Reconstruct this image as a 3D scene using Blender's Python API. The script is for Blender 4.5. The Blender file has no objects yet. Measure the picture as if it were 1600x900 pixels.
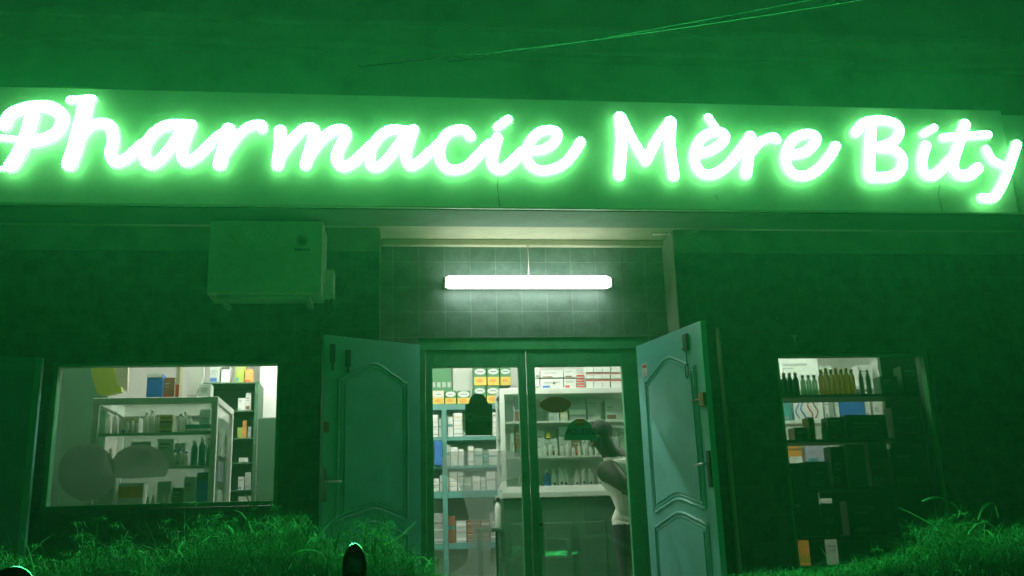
import bpy, math, random
import numpy as np
from mathutils import Vector, Matrix
random.seed(7); RND = random.Random(11)
scene = bpy.context.scene
COL = scene.collection
# ------------------------------------------------------------------ camera, world, exposure
EYE = 0.62                                   # eye height above the shop floor (the street lies lower)
FPX = 1500.0
def _rot(p, y, r):
    cy, sy = math.cos(y), math.sin(y); cp, sp = math.cos(p), math.sin(p)
    f = np.array([sy*cp, cy*cp, sp]); rt = np.array([cy, -sy, 0]); u = np.cross(rt, f)
    cr, sr = math.cos(r), math.sin(r)
    return np.array([cr*rt+sr*u, -sr*rt+cr*u, f])
RC = _rot(*[math.radians(a) for a in (14.85, 7.32, -1.90)])
def at(x, y, Y):
    """point of the photograph on the upright plane at distance Y -> world point"""
    d = np.array([(x-800)/FPX, (450-y)/FPX, 1.0]) @ RC
    d = d/d[1]*Y
    return Vector((d[0], Y, d[2]+EYE))
cd = bpy.data.cameras.new('camera'); cam = bpy.data.objects.new('camera', cd); COL.objects.link(cam)
cd.sensor_fit = 'HORIZONTAL'; cd.sensor_width = 36; cd.lens = FPX/1600*36
cd.clip_start = 0.02; cd.clip_end = 500
M4 = Matrix.Identity(4)
for i in range(3):
    M4[i][0] = RC[0][i]; M4[i][1] = RC[1][i]; M4[i][2] = -RC[2][i]
M4.translation = Vector((0, 0, EYE)); cam.matrix_world = M4
scene.camera = cam
w = bpy.data.worlds.new('World'); scene.world = w; w.use_nodes = True
nt = w.node_tree; bg = nt.nodes['Background']
sky = nt.nodes.new('ShaderNodeTexSky'); sky.sky_type = 'NISHITA'; sky.sun_disc = False
sky.sun_elevation = math.radians(-4); sky.sun_rotation = math.radians(200)
nt.links.new(sky.outputs[0], bg.inputs[0]); bg.inputs[1].default_value = 0.02
scene.view_settings.view_transform = 'Standard'; scene.view_settings.look = 'None'
scene.view_settings.exposure = 0.45; scene.view_settings.gamma = 1
scene.view_settings.use_curve_mapping = False
scene.cycles.use_denoising = True
scene.cycles.max_bounces = 8; scene.cycles.transparent_max_bounces = 16
scene.cycles.sample_clamp_indirect = 6.0
scene.cycles.caustics_reflective = False; scene.cycles.caustics_refractive = False
LED = (0.045, 1.0, 0.20)                     # colour of the green diodes
LED_FACE, LED_SIDE, TUBE_W, ROOM_W = 115.0, 2.2, 9.5, 235.0

HAZE, HAZE_G = .0042, .5
# ------------------------------------------------------------------ materials
MATS = {}
def mat(name, col, rough=0.6, metal=0.0, var=0.12, scale=6.0, bump=0.0, coat=0.0):
    if name in MATS: return MATS[name]
    m = bpy.data.materials.new(name); m.use_nodes = True; n = m.node_tree.nodes; l = m.node_tree.links
    b = n['Principled BSDF']; b.inputs['Roughness'].default_value = rough; b.inputs['Metallic'].default_value = metal
    if coat: b.inputs['Coat Weight'].default_value = coat
    tc = n.new('ShaderNodeTexCoord'); nz = n.new('ShaderNodeTexNoise')
    nz.inputs['Scale'].default_value = scale; nz.inputs['Detail'].default_value = 6; nz.inputs['Roughness'].default_value = .65
    l.new(tc.outputs['Object'], nz.inputs['Vector'])
    rp = n.new('ShaderNodeValToRGB'); rp.color_ramp.elements[0].position = .3; rp.color_ramp.elements[1].position = .72
    rp.color_ramp.elements[0].color = tuple(max(0, c*(1-var)) for c in col)+(1,)
    rp.color_ramp.elements[1].color = tuple(min(1, c*(1+var)) for c in col)+(1,)
    l.new(nz.outputs['Fac'], rp.inputs['Fac']); l.new(rp.outputs['Color'], b.inputs['Base Color'])
    mr = n.new('ShaderNodeMapRange'); mr.inputs['To Min'].default_value = max(0, rough-.1); mr.inputs['To Max'].default_value = min(1, rough+.12)
    l.new(nz.outputs['Fac'], mr.inputs['Value']); l.new(mr.outputs[0], b.inputs['Roughness'])
    if bump:
        bp = n.new('ShaderNodeBump'); bp.inputs['Strength'].default_value = bump; bp.inputs['Distance'].default_value = .01
        n2 = n.new('ShaderNodeTexNoise'); n2.inputs['Scale'].default_value = scale*6; n2.inputs['Detail'].default_value = 5
        l.new(tc.outputs['Object'], n2.inputs['Vector'])
        l.new(n2.outputs['Fac'], bp.inputs['Height']); l.new(bp.outputs[0], b.inputs['Normal'])
    MATS[name] = m; return m
def emit(name, col, s):
    m = bpy.data.materials.new(name); m.use_nodes = True; n = m.node_tree.nodes; l = m.node_tree.links
    n.remove(n['Principled BSDF']); e = n.new('ShaderNodeEmission'); e.inputs[0].default_value = tuple(col)+(1,); e.inputs[1].default_value = s
    l.new(e.outputs[0], n['Material Output'].inputs[0]); MATS[name] = m; return m
def tile_mat(name, c1, c2, grout, size, rough=.35, bump=.25, amp=.65):
    m = bpy.data.materials.new(name); m.use_nodes = True; n = m.node_tree.nodes; l = m.node_tree.links
    b = n['Principled BSDF']; g = n.new('ShaderNodeNewGeometry'); sp = n.new('ShaderNodeSeparateXYZ'); cb = n.new('ShaderNodeCombineXYZ')
    l.new(g.outputs['Position'], sp.inputs[0])
    ad = n.new('ShaderNodeMath'); ad.operation = 'ADD'; l.new(sp.outputs[0], ad.inputs[0]); l.new(sp.outputs[1], ad.inputs[1])
    ad2 = n.new('ShaderNodeMath'); ad2.operation = 'ADD'; l.new(sp.outputs[2], ad2.inputs[0]); ad2.inputs[1].default_value = .045
    l.new(ad.outputs[0], cb.inputs[0]); l.new(ad2.outputs[0], cb.inputs[1])
    br = n.new('ShaderNodeTexBrick'); br.offset = 0; br.squash = 1
    br.inputs['Scale'].default_value = 1; br.inputs['Brick Width'].default_value = size; br.inputs['Row Height'].default_value = size
    br.inputs['Mortar Size'].default_value = .0022; br.inputs['Mortar Smooth'].default_value = .2; br.inputs['Bias'].default_value = 0
    br.inputs['Color1'].default_value = tuple(c1)+(1,); br.inputs['Color2'].default_value = tuple(c2)+(1,); br.inputs['Mortar'].default_value = tuple(grout)+(1,)
    l.new(cb.outputs[0], br.inputs['Vector'])
    nz = n.new('ShaderNodeTexNoise'); nz.inputs['Scale'].default_value = 9; nz.inputs['Detail'].default_value = 8; nz.inputs['Roughness'].default_value = .7
    l.new(g.outputs['Position'], nz.inputs['Vector'])
    mr = n.new('ShaderNodeMapRange'); mr.inputs['From Min'].default_value = .3; mr.inputs['From Max'].default_value = .7
    mr.inputs['To Min'].default_value = 1-amp; mr.inputs['To Max'].default_value = 1+amp; l.new(nz.outputs['Fac'], mr.inputs['Value'])
    mx = n.new('ShaderNodeMix'); mx.data_type = 'RGBA'; mx.blend_type = 'MULTIPLY'; mx.inputs[0].default_value = 1
    l.new(br.outputs['Color'], mx.inputs[6]); l.new(mr.outputs[0], mx.inputs[7]); l.new(mx.outputs[2], b.inputs['Base Color'])
    r2 = n.new('ShaderNodeMapRange'); r2.inputs['To Min'].default_value = rough; r2.inputs['To Max'].default_value = rough+.25
    l.new(nz.outputs['Fac'], r2.inputs['Value']); l.new(r2.outputs[0], b.inputs['Roughness'])
    bp = n.new('ShaderNodeBump'); bp.inputs['Strength'].default_value = bump; bp.inputs['Distance'].default_value = .003
    iv = n.new('ShaderNodeMath'); iv.operation = 'SUBTRACT'; iv.inputs[0].default_value = 1; l.new(br.outputs['Fac'], iv.inputs[1])
    a3 = n.new('ShaderNodeMath'); a3.operation = 'MULTIPLY_ADD'; l.new(nz.outputs['Fac'], a3.inputs[0]); a3.inputs[1].default_value = .5; l.new(iv.outputs[0], a3.inputs[2])
    l.new(a3.outputs[0], bp.inputs['Height']); l.new(bp.outputs[0], b.inputs['Normal'])
    MATS[name] = m; return m
def glass_mat(name, tint, refl=1.0, ior=1.5, rough=0.0):
    m = bpy.data.materials.new(name); m.use_nodes = True; n = m.node_tree.nodes; l = m.node_tree.links
    n.remove(n['Principled BSDF']); tr = n.new('ShaderNodeBsdfTransparent'); tr.inputs[0].default_value = tuple(tint)+(1,)
    gl = n.new('ShaderNodeBsdfGlossy'); gl.inputs['Roughness'].default_value = rough; gl.inputs[0].default_value = (refl,)*3+(1,)
    fr = n.new('ShaderNodeFresnel'); ge = n.new('ShaderNodeNewGeometry'); io = n.new('ShaderNodeMapRange')
    io.inputs['To Min'].default_value = ior; io.inputs['To Max'].default_value = 1/ior; l.new(ge.outputs['Backfacing'], io.inputs['Value']); l.new(io.outputs[0], fr.inputs[0])
    mx = n.new('ShaderNodeMixShader'); l.new(fr.outputs[0], mx.inputs[0]); l.new(tr.outputs[0], mx.inputs[1]); l.new(gl.outputs[0], mx.inputs[2])
    l.new(mx.outputs[0], n['Material Output'].inputs[0]); MATS[name] = m; return m
def frost_mat(name, col, clear=.25):
    m = bpy.data.materials.new(name); m.use_nodes = True; n = m.node_tree.nodes; l = m.node_tree.links
    n.remove(n['Principled BSDF']); tr = n.new('ShaderNodeBsdfTransparent'); tl = n.new('ShaderNodeBsdfTranslucent'); df = n.new('ShaderNodeBsdfDiffuse')
    tl.inputs[0].default_value = tuple(col)+(1,); df.inputs[0].default_value = tuple(col)+(1,)
    a = n.new('ShaderNodeMixShader'); a.inputs[0].default_value = .6; l.new(tl.outputs[0], a.inputs[1]); l.new(df.outputs[0], a.inputs[2])
    b = n.new('ShaderNodeMixShader'); b.inputs[0].default_value = clear; l.new(a.outputs[0], b.inputs[1]); l.new(tr.outputs[0], b.inputs[2])
    l.new(b.outputs[0], n['Material Output'].inputs[0]); MATS[name] = m; return m
frost_mat('amber_glass', (.45, .36, .02), .2); frost_mat('milky_plastic', (.85, .85, .78), .04); frost_mat('green_glass', (.08, .4, .12), .3)
emit('led_face', LED, LED_FACE); emit('led_side', (.22, 1, .27), LED_SIDE); emit('tube_glow', (.95, 1, .97), TUBE_W); emit('room_tube', (1, .98, .93), ROOM_W)
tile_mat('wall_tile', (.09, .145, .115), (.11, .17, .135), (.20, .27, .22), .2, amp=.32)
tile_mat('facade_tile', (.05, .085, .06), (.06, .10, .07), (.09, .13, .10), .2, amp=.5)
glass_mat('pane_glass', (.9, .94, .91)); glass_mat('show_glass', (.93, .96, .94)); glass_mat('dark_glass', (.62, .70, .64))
frost_mat('frosted', (.36, .46, .38), .3); frost_mat('faint_frost', (.5, .58, .54), .68)
mat('sign_board', (.80, .84, .80), .55, var=.10, scale=2.2, bump=.15)
mat('upper_paint', (.34, .38, .34), .8, var=.3, scale=1.6, bump=.3)
mat('side_paint', (.20, .23, .16), .8, var=.2, scale=5, bump=.2); mat('band_paint', (.26, .30, .22), .8, var=.25, scale=3, bump=.3); mat('cream_paint', (.38, .38, .25), .75, var=.15, scale=5, bump=.3)
mat('soffit_paint', (.16, .2, .16), .8, var=.2, scale=3, bump=.2)
mat('green_frame', (.06, .34, .14), .45, var=.2, scale=8, bump=.1)
mat('leaf_teal', (.13, .46, .40), .42, var=.13, scale=3.5, bump=.12)
mat('leaf_dark', (.08, .22, .24), .5, var=.2, scale=4)
mat('iron', (.03, .028, .025), .5, .6); mat('brass', (.25, .17, .08), .4, .8); mat('steel', (.5, .5, .5), .28, 1)
mat('plastic_white', (.62, .63, .55), .4, var=.1, scale=5); mat('dark_plastic', (.03, .035, .03), .5)
mat('asphalt', (.06, .06, .06), .85, var=.3, scale=3, bump=.5); mat('paving', (.34, .33, .30), .8, var=.2, scale=4, bump=.3)
mat('room_white', (.62, .62, .57), .8, var=.05, scale=2); mat('room_floor', (.35, .34, .3), .3, var=.1, scale=4)
mat('show_white', (.66, .68, .62), .4, var=.06); mat('shelf_teal', (.09, .25, .22), .45, var=.12); mat('counter_green', (.035, .10, .055), .5, var=.2, scale=5)
mat('shelf_green', (.03, .10, .05), .5); mat('cream_shelf', (.45, .42, .3), .6)
mat('black_gloss', (.008, .008, .009), .22, var=.05, coat=1); mat('rubber', (.015, .015, .015), .7)
mat('mirror', (.7, .7, .7), .04, 1, var=.02)
mat('skin', (.022, .013, .009), .6, var=.15, scale=12); mat('hair', (.006, .005, .005), .9, bump=.5, scale=30)
mat('vest', (.8, .78, .7), .8, var=.08, scale=9, bump=.9); mat('vest_print', (.5, .3, .03), .8); mat('trousers', (.02, .02, .025), .8)
mat('leaf_grass', (.07, .18, .05), .7, var=.5, scale=5); mat('leaf_deep', (.04, .10, .03), .6, var=.5, scale=5); mat('leaf_pale', (.13, .24, .08), .7, var=.4, scale=5); mat('soil', (.05, .035, .025), .95, bump=.5)
PAL = dict(white=(.72, .72, .68), cream=(.66, .58, .40), yellow=(.72, .52, .06), orange=(.75, .30, .05), red=(.55, .05, .04), blue=(.03, .12, .42), teal=(.05, .25, .24),
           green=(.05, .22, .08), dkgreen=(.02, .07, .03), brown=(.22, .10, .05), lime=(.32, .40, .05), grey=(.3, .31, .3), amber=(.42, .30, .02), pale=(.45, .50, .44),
           pink=(.6, .25, .25), black=(.02, .02, .02), navy=(.02, .04, .12), card=(.36, .26, .14), lilac=(.45, .40, .55), milk=(.55, .62, .55))
def pal(k):
    return mat('print_'+k, PAL[k], .45, var=.08, scale=20)
for k in PAL: pal(k)

# ------------------------------------------------------------------ mesh helpers
class MB:
    def __init__(s): s.v = []; s.f = []; s.mi = []; s.cur = 0; s.sm = []
    def box(s, x0, x1, y0, y1, z0, z1, M=None):
        k = len(s.v)
        for p in ((x0,y0,z0),(x1,y0,z0),(x1,y1,z0),(x0,y1,z0),(x0,y0,z1),(x1,y0,z1),(x1,y1,z1),(x0,y1,z1)):
            p = Vector(p); s.v.append(M @ p if M else p)
        for f in ((0,3,2,1),(4,5,6,7),(0,1,5,4),(1,2,6,5),(2,3,7,6),(3,0,4,7)):
            s.f.append([k+i for i in f]); s.mi.append(s.cur); s.sm.append(False)
        return s
    def tube(s, pts, r, n=8, caps=True):
        pts = [Vector(p) for p in pts]; k0 = len(s.v); rs = r if isinstance(r, (list, tuple)) else [r]*len(pts)
        up = Vector((0, 0, 1)); 
        for i, p in enumerate(pts):
            d = (pts[min(i+1, len(pts)-1)]-pts[max(i-1, 0)]).normalized()
            a = d.cross(up if abs(d.z) < .95 else Vector((1, 0, 0))).normalized(); b = d.cross(a)
            for j in range(n):
                t = 2*math.pi*j/n; s.v.append(p+(a*math.cos(t)+b*math.sin(t))*rs[i])
        for i in range(len(pts)-1):
            for j in range(n):
                s.f.append([k0+i*n+j, k0+i*n+(j+1) % n, k0+(i+1)*n+(j+1) % n, k0+(i+1)*n+j]); s.mi.append(s.cur); s.sm.append(True)
        if caps:
            s.f.append([k0+j for j in range(n)][::-1]); s.mi.append(s.cur); s.sm.append(False)
            s.f.append([k0+(len(pts)-1)*n+j for j in range(n)]); s.mi.append(s.cur); s.sm.append(False)
        return s
    def lathe(s, prof, c, n=14, M=None, sx=1, sy=1):
        k0 = len(s.v); c = Vector(c)
        for r, z in prof:
            for j in range(n):
                t = 2*math.pi*j/n; p = Vector((r*math.cos(t)*sx, r*math.sin(t)*sy, z)); s.v.append((M @ p if M else p)+c)
        m = len(prof)
        for i in range(m-1):
            for j in range(n):
                s.f.append([k0+i*n+j, k0+i*n+(j+1) % n, k0+(i+1)*n+(j+1) % n, k0+(i+1)*n+j]); s.mi.append(s.cur); s.sm.append(True)
        s.f.append([k0+j for j in range(n)][::-1]); s.mi.append(s.cur); s.sm.append(False)
        s.f.append([k0+(m-1)*n+j for j in range(n)]); s.mi.append(s.cur); s.sm.append(False)
        return s
    def prism(s, poly, fn, d0, d1):
        """poly: 2-D outline; fn(u, v, depth) -> point"""
        k = len(s.v); n = len(poly)
        for d in (d0, d1):
            for u, v in poly: s.v.append(Vector(fn(u, v, d)))
        s.f.append(list(range(k, k+n))); s.f.append(list(range(k+n, k+2*n))[::-1]); s.mi += [s.cur]*2; s.sm += [False]*2
        for i in range(n):
            s.f.append([k+i, k+n+i, k+n+(i+1) % n, k+(i+1) % n]); s.mi.append(s.cur); s.sm.append(False)
        return s
    def build(s, name, mats, parent=None, bevel=0, loc=None):
        me = bpy.data.meshes.new(name); me.from_pydata([tuple(v) for v in s.v], [], s.f)
        if not isinstance(mats, (list, tuple)): mats = [mats]
        for m in mats: me.materials.append(MATS[m] if isinstance(m, str) else m)
        me.polygons.foreach_set('material_index', s.mi); me.polygons.foreach_set('use_smooth', s.sm); me.update()
        o = bpy.data.objects.new(name, me); COL.objects.link(o)
        if parent: o.parent = parent; o.matrix_parent_inverse = parent.matrix_world.inverted() if False else Matrix.Translation(-parent.location) if parent.rotation_euler.z == 0 else Matrix.Identity(4)
        if bevel:
            b = o.modifiers.new('bevel', 'BEVEL'); b.width = bevel; b.segments = 2; b.limit_method = 'ANGLE'
        return o
def tag(o, label=None, cat=None, group=None, kind=None):
    if label: o['label'] = label
    if cat: o['category'] = cat
    if group: o['group'] = group
    if kind: o['kind'] = kind
    return o
def empty(name, loc=(0, 0, 0)):
    o = bpy.data.objects.new(name, None); COL.objects.link(o); o.location = loc; o.empty_display_size = .1; return o
def sub(o, parent):
    """make o (built in world coordinates) a child of parent, both left where they are"""
    o.parent = parent; L = parent.location.copy()
    if parent.parent: L = L + Vector((0, 0, 0))
    o.matrix_parent_inverse = Matrix.Identity(4)
    return o
def part(mb, name, mats, parent, bevel=0):
    """build in world coordinates under an Empty that may sit anywhere (no rotation)"""
    o = mb.build(name, mats, None, bevel)
    root = parent; off = Vector((0, 0, 0)); p = parent
    while p: off += p.location; p = p.parent
    for v in o.data.vertices: v.co -= off
    o.parent = parent
    return o
def text_mesh(s, size, extrude=.001, shear=0, bold=0):
    c = bpy.data.curves.new('t', 'FONT'); c.body = s; c.size = size; c.extrude = extrude; c.shear = shear; c.offset = bold
    c.align_x = 'CENTER'; c.align_y = 'CENTER'; c.resolution_u = 3
    o = bpy.data.objects.new('t', c); COL.objects.link(o); dg = bpy.context.evaluated_depsgraph_get(); dg.update()
    me = bpy.data.meshes.new_from_object(o.evaluated_get(dg)); V = [v.co.copy() for v in me.vertices]; Fc = [list(p.vertices) for p in me.polygons]
    bpy.data.objects.remove(o); bpy.data.meshes.remove(me); return V, Fc
def add_text(mb, s, size, fn, **k):
    V, Fc = text_mesh(s, size, **k); b = len(mb.v)
    mb.v += [Vector(fn(v)) for v in V]; mb.f += [[b+i for i in f] for f in Fc]; mb.mi += [mb.cur]*len(Fc); mb.sm += [False]*len(Fc)
    return mb

# ================================================================== THE SETTING
GZ = -.62
g = MB().box(-24, 26, -14, 16, GZ-.2, GZ).build('street', 'asphalt'); tag(g, kind='structure')
g = MB().box(-7, 9, 2.6, 5.75, GZ+.004, GZ+.13).build('pavement', 'paving', bevel=.01); tag(g, kind='structure')
m = MB().box(-7, 9, 5.75, 6.897, GZ+.004, -.002)
m.box(.2, 2.3, 5.4, 5.747, GZ+.135, GZ+.29).box(.2, 2.3, 5.75-.001, 5.7505, GZ+.3, GZ+.31)
g = m.build('terrace', 'paving', bevel=.01); tag(g, kind='structure')

# ================================================================== THE BUILDING
B = empty('pharmacy_building', (1, 6.9, GZ)); tag(B, 'green tiled pharmacy building with recessed glass doors under the lit sign', 'building')
YF, YR = 6.9, 7.2                      # facade face, recess back wall
XL0, XL1, ZL0, ZL1 = -2.34, -.79, .925, 1.925      # left window
XR0, XR1, ZR0, ZR1 = 2.89, 4.13, .36, 1.945        # right window
RX0, RX1 = -.10, 2.16                              # recess
CEIL = 2.93
m = MB()
Y0, Y1 = YF, YF+.2; T = 2.745
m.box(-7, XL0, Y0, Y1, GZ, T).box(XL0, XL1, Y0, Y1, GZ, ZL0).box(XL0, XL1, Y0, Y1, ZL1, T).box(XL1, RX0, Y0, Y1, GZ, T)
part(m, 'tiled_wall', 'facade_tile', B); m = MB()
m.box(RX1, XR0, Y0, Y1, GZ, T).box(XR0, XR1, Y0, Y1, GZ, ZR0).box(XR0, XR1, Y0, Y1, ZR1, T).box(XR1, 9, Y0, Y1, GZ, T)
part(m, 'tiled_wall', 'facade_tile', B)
m = MB().box(-7, RX0, Y0-.006, Y1-.006, T+.002, CEIL-.002); part(m, 'painted_band', 'band_paint', B); m = MB().box(RX1, 9, Y0-.006, Y1-.006, T+.002, CEIL-.002)
part(m, 'painted_band', 'band_paint', B)
# recess back wall with door opening
DX0, DX1, DZ = .19, 1.99, 2.15
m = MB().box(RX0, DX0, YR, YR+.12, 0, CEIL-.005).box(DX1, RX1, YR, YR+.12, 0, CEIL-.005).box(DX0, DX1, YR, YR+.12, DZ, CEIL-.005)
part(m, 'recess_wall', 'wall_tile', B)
for a_, b_ in ((RX1+.001, RX1+.03), (RX0-.03, RX0-.001)): part(MB().box(a_, b_, Y1+.001, YR+.1, 0, CEIL-.005), 'recess_side', 'side_paint', B)
m = MB().box(RX1-.006, RX1-.001, YF+.004, YR-.002, 0, CEIL-.01)
part(m, 'recess_side', 'side_paint', B)
m = MB().box(RX0+.001, RX0+.006, YF-.002, YR-.002, 0, CEIL-.01)
part(m, 'recess_side', 'side_paint', B)
m = MB().box(-7, 9, 6.78, YR+.1, CEIL, CEIL+.15)
part(m, 'porch_ceiling', 'cream_paint', B)
m = MB().box(RX0+.01, RX1-.01, YR-.055, YR-.002, CEIL-.055, CEIL-.003)
part(m, 'cornice', 'cream_paint', B, .008)
# upper storey
m = MB().box(-7, 9, 6.86, 7.1, CEIL+.155, 6.2)
part(m, 'upper_wall', 'upper_paint', B)
zc0 = at(800, 88, 6.78).z; zc1 = at(800, 47, 6.78).z
m = MB().box(-7, 9, 6.76, 6.858, zc0, zc1).box(-7, 9, 6.71, 6.76-.001, zc0+.0, zc0+.045).box(-7, 9, 6.71, 6.76-.001, zc1-.03, zc1+.02)
part(m, 'string_course', 'upper_paint', B, .006)
m = MB().box(-7, 9, 6.70, 6.83, 6.2, 6.4); part(m, 'parapet', 'upper_paint', B)

# room shell
m = MB().box(-3.2, 5.4, 7.1, 10.8, -.1, -.003); part(m, 'shop_floor', 'room_floor', B)
m = MB().box(-3.2, 5.4, 10.6, 10.8, 0, 3.0).box(-3.2, -3.0, 7.1, 10.6, 0, 3.0).box(5.2, 5.4, 7.1, 10.6, 0, 3.0)
part(m, 'shop_wall', 'room_white', B)
m = MB().box(-3.2, 5.4, 7.33, 10.8, 3.002, 3.08); part(m, 'shop_ceiling', 'room_white', B)

# glazed entrance
def frame_bar(x0, x1, z0, z1, y0=YR+.01, y1=YR+.075): return MB().box(x0, x1, y0, y1, z0, z1)
ZT = at(720, 573, YR).z; HB = at(800, 546, YR).z
fr = MB().box(DX0, DX1, YR+.01, YR+.11, HB, DZ-.002).box(DX0, DX0+.055, YR+.01, YR+.11, 0, HB).box(DX1-.055, DX1, YR+.01, YR+.11, 0, HB)
part(fr, 'door_frame', 'green_frame', B, .004)
xm = (at(823, 571, YR).x+at(823, 571, YR).x)/2
px_l0, px_l1 = at(676, 573, YR).x, at(810, 572, YR).x
px_r0, px_r1 = at(836, 571, YR).x, at(972, 569, YR).x
def glazed_leaf(x0, x1, g0, g1, hand):
    f = MB().box(x0, g0, YR+.02, YR+.07, .02, HB-.004).box(g1, x1, YR+.02, YR+.07, .02, HB-.004).box(g0, g1, YR+.02, YR+.07, ZT, HB-.004).box(g0, g1, YR+.02, YR+.07, .02, .16)
    d = part(f, 'glass_door', 'green_frame', B, .004)
    p = part(MB().box(g0+.001, g1-.001, YR+.042, YR+.048, .161, ZT-.001), 'pane', 'pane_glass', B); p.parent = d
    if hand:
        h = MB().box(hand-.012, hand+.022, YR-.004, YR+.019, .52, .92); h.cur = 1; h.lathe([(.012, 0), (.012, .02)], (hand+.005, YR-.005, .74), 10, Matrix.Rotation(math.pi/2, 4, 'X'))
        q = part(h, 'lock_rail', ['green_frame', 'iron'], B, .003); q.parent = d
    return d
xs = (px_l1+px_r0)/2
glazed_leaf(DX0+.058, xs-.004, px_l0, px_l1, None)
glazed_leaf(xs+.004, DX1-.058, px_r0, px_r1, at(843, 800, YR).x)
# small mirror-like dots scattered round the top of the frame
st = MB()
for cx, cy, n_, sx_, sy_ in ((667, 585, 26, 7, 24), (815, 590, 22, 5, 22), (829, 592, 16, 4, 20), (780, 560, 24, 30, 5), (900, 558, 16, 40, 5)):
    for i in range(n_):
        p = at(cx+RND.uniform(-sx_, sx_), cy+RND.uniform(-sy_, sy_), YR+.01)
        st.lathe([(.0022, 0), (.002, .002), (.0008, .003)], (p.x, YR+.0095, p.z), 6, Matrix.Rotation(math.pi/2, 4, 'X'))
part(st, 'frame_dots', 'mirror', B)['kind'] = 'stuff'

# windows
def window(x0, x1, z0, z1, glass, mull=()):
    f = MB(); t = .03
    f.box(x0, x0+t, YF+.02, YF+.09, z0, z1).box(x1-t, x1, YF+.02, YF+.09, z0, z1).box(x0+t, x1-t, YF+.02, YF+.09, z1-t*.6, z1).box(x0+t, x1-t, YF+.02, YF+.09, z0, z0+t)
    for u in mull: f.box(u-.01, u+.01, YF+.03, YF+.08, z0+t, z1-t*.6)
    wd = part(f, 'window', 'green_frame', B, .003)
    p = part(MB().box(x0+t*.9, x1-t*.9, YF+.05, YF+.056, z0+t*.9, z1-t*.5), 'pane', glass, B); p.parent = wd
    s_ = part(MB().box(x0-.04, x1+.04, YF-.05, YF+.018, z0-.05, z0-.004), 'sill', 'facade_tile', B, .006); s_.parent = wd
    return wd
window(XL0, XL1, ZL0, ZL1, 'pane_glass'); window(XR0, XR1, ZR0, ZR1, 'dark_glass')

# teal shutter doors, swung out in front of the recess
def ogee(u, a, b, z0, h):
    t = (u-a)/(b-a); t = abs(2*t-1)            # 1 at corners, 0 at centre
    s_ = 1-t
    f = 0 if s_ < .14 else min(1, (s_-.14)/.86)
    f = .22*min(1, max(0, (s_-.12)/.12)) + .78*(f*f*(3-2*f))
    return z0+h*f
def shutter(hx, hy, ex, ey, side, W, H=2.055):
    d = Vector((ex-hx, ey-hy, 0)).normalized(); nrm = Vector((d.y, -d.x, 0))
    if nrm.y > 0: nrm = -nrm
    def P(u, z, o=0): return Vector((hx, hy, z))+d*u+nrm*o
    R = Matrix(((d.x, -nrm.x, 0, hx), (d.y, -nrm.y, 0, hy), (0, 0, 1, 0), (0, 0, 0, 1)))     # local x along leaf, y away from viewer
    b = MB().box(0, W, 0, .045, .03, H, R)
    o = part(b, 'shutter_door', 'leaf_teal', B, .003)
    a, c = .11, W-.11
    for (zb, hb, zt, ht) in ((.80, .075, 1.76, .12), (.14, 0, .70, .085)):
        us = [a+(c-a)*i/40 for i in range(41)]
        top = [(u, ogee(u, a, c, zt, ht)) for u in us]; bot = [(u, ogee(u, a, c, zb, hb)) for u in us][::-1]
        loop = top+bot
        mm = MB()
        pts = [P(u, z, .001) for u, z in loop]; pts.append(pts[0])
        mm.tube(pts, .011, 6, caps=False)
        def inset(k):
            return [(a+k if u < a+k else c-k if u > c-k else u, z+(-k if i < 41 else k)) for i, (u, z) in enumerate(loop)]
        pts = [P(u, z, .0) for u, z in inset(.028)]; pts.append(pts[0]); mm.tube(pts, .006, 6, caps=False)
        pn = inset(.05)
        mm.prism(pn if (d.cross(Vector((0,0,1)))).dot(nrm) < 0 else pn[::-1], lambda u, v, q: P(u, v, q), .009, 0)
        q = part(mm, 'raised_panel', 'leaf_teal', B); q.parent = o
    return o, P, R
SL, PL, RL = shutter(.197, 6.99, -.453, 6.62, -1, .765)
SR, PR, RR = shutter(1.865, 7.12, 2.105, 6.22, 1, .91)
def hw(mb, name, mats, par, bevel=.002):
    q = part(mb, name, mats, B, bevel); q.parent = par; return q
hw(MB().box(.69, .725, -.018, -.001, 1.86, 1.99, RL).tube([PL(.707, 1.86, .012), PL(.707, 1.80, .012)], .008, 8), 'bolt', 'iron', SL)
hw(MB().box(.57, .605, -.018, -.001, 1.84, 1.96, RL).tube([PL(.588, 1.84, .012), PL(.588, 1.80, .012)], .008, 8), 'bolt', 'iron', SL)
hw(MB().box(.73, .767, -.02, -.001, 1.38, 1.45, RL), 'lock', 'brass', SL)
hw(MB().box(.735, .767, -.012, -.001, .92, 1.14, RL).tube([PL(.75, 1.05, .012), PL(.75, 1.05, .05), PL(.65, 1.05, .05)], .008, 8), 'handle', 'steel', SL)
hk = [PR(.72, 1.92, .012), PR(.71, 1.75, .02)]
hw(MB().box(.695, .745, -.02, -.001, 1.88, 2.0, RR).tube([PR(.67, 1.90, .012), PR(.70, 1.905, .012)], .006, 6).tube([PR(.72, 1.9, .014), PR(.725, 1.78, .014)], .005, 6).tube(
    [PR(.70, 1.78, .016), PR(.70, 1.70, .016), PR(.715, 1.685, .016), PR(.735, 1.70, .016), PR(.735, 1.78, .016), PR(.70, 1.78, .016)], .004, 6), 'bolt', 'iron', SR)
hw(MB().box(.85, .912, -.03, -.001, 1.47, 1.56, RR).tube([PR(.85, 1.52, .02), PR(.80, 1.515, .03), PR(.775, 1.51, .035)], [.007, .007, .004], 6), 'lock', 'brass', SR)
hw(MB().box(.865, .90, -.014, -.001, .93, 1.17, RR), 'handle_plate', 'iron', SR)
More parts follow.
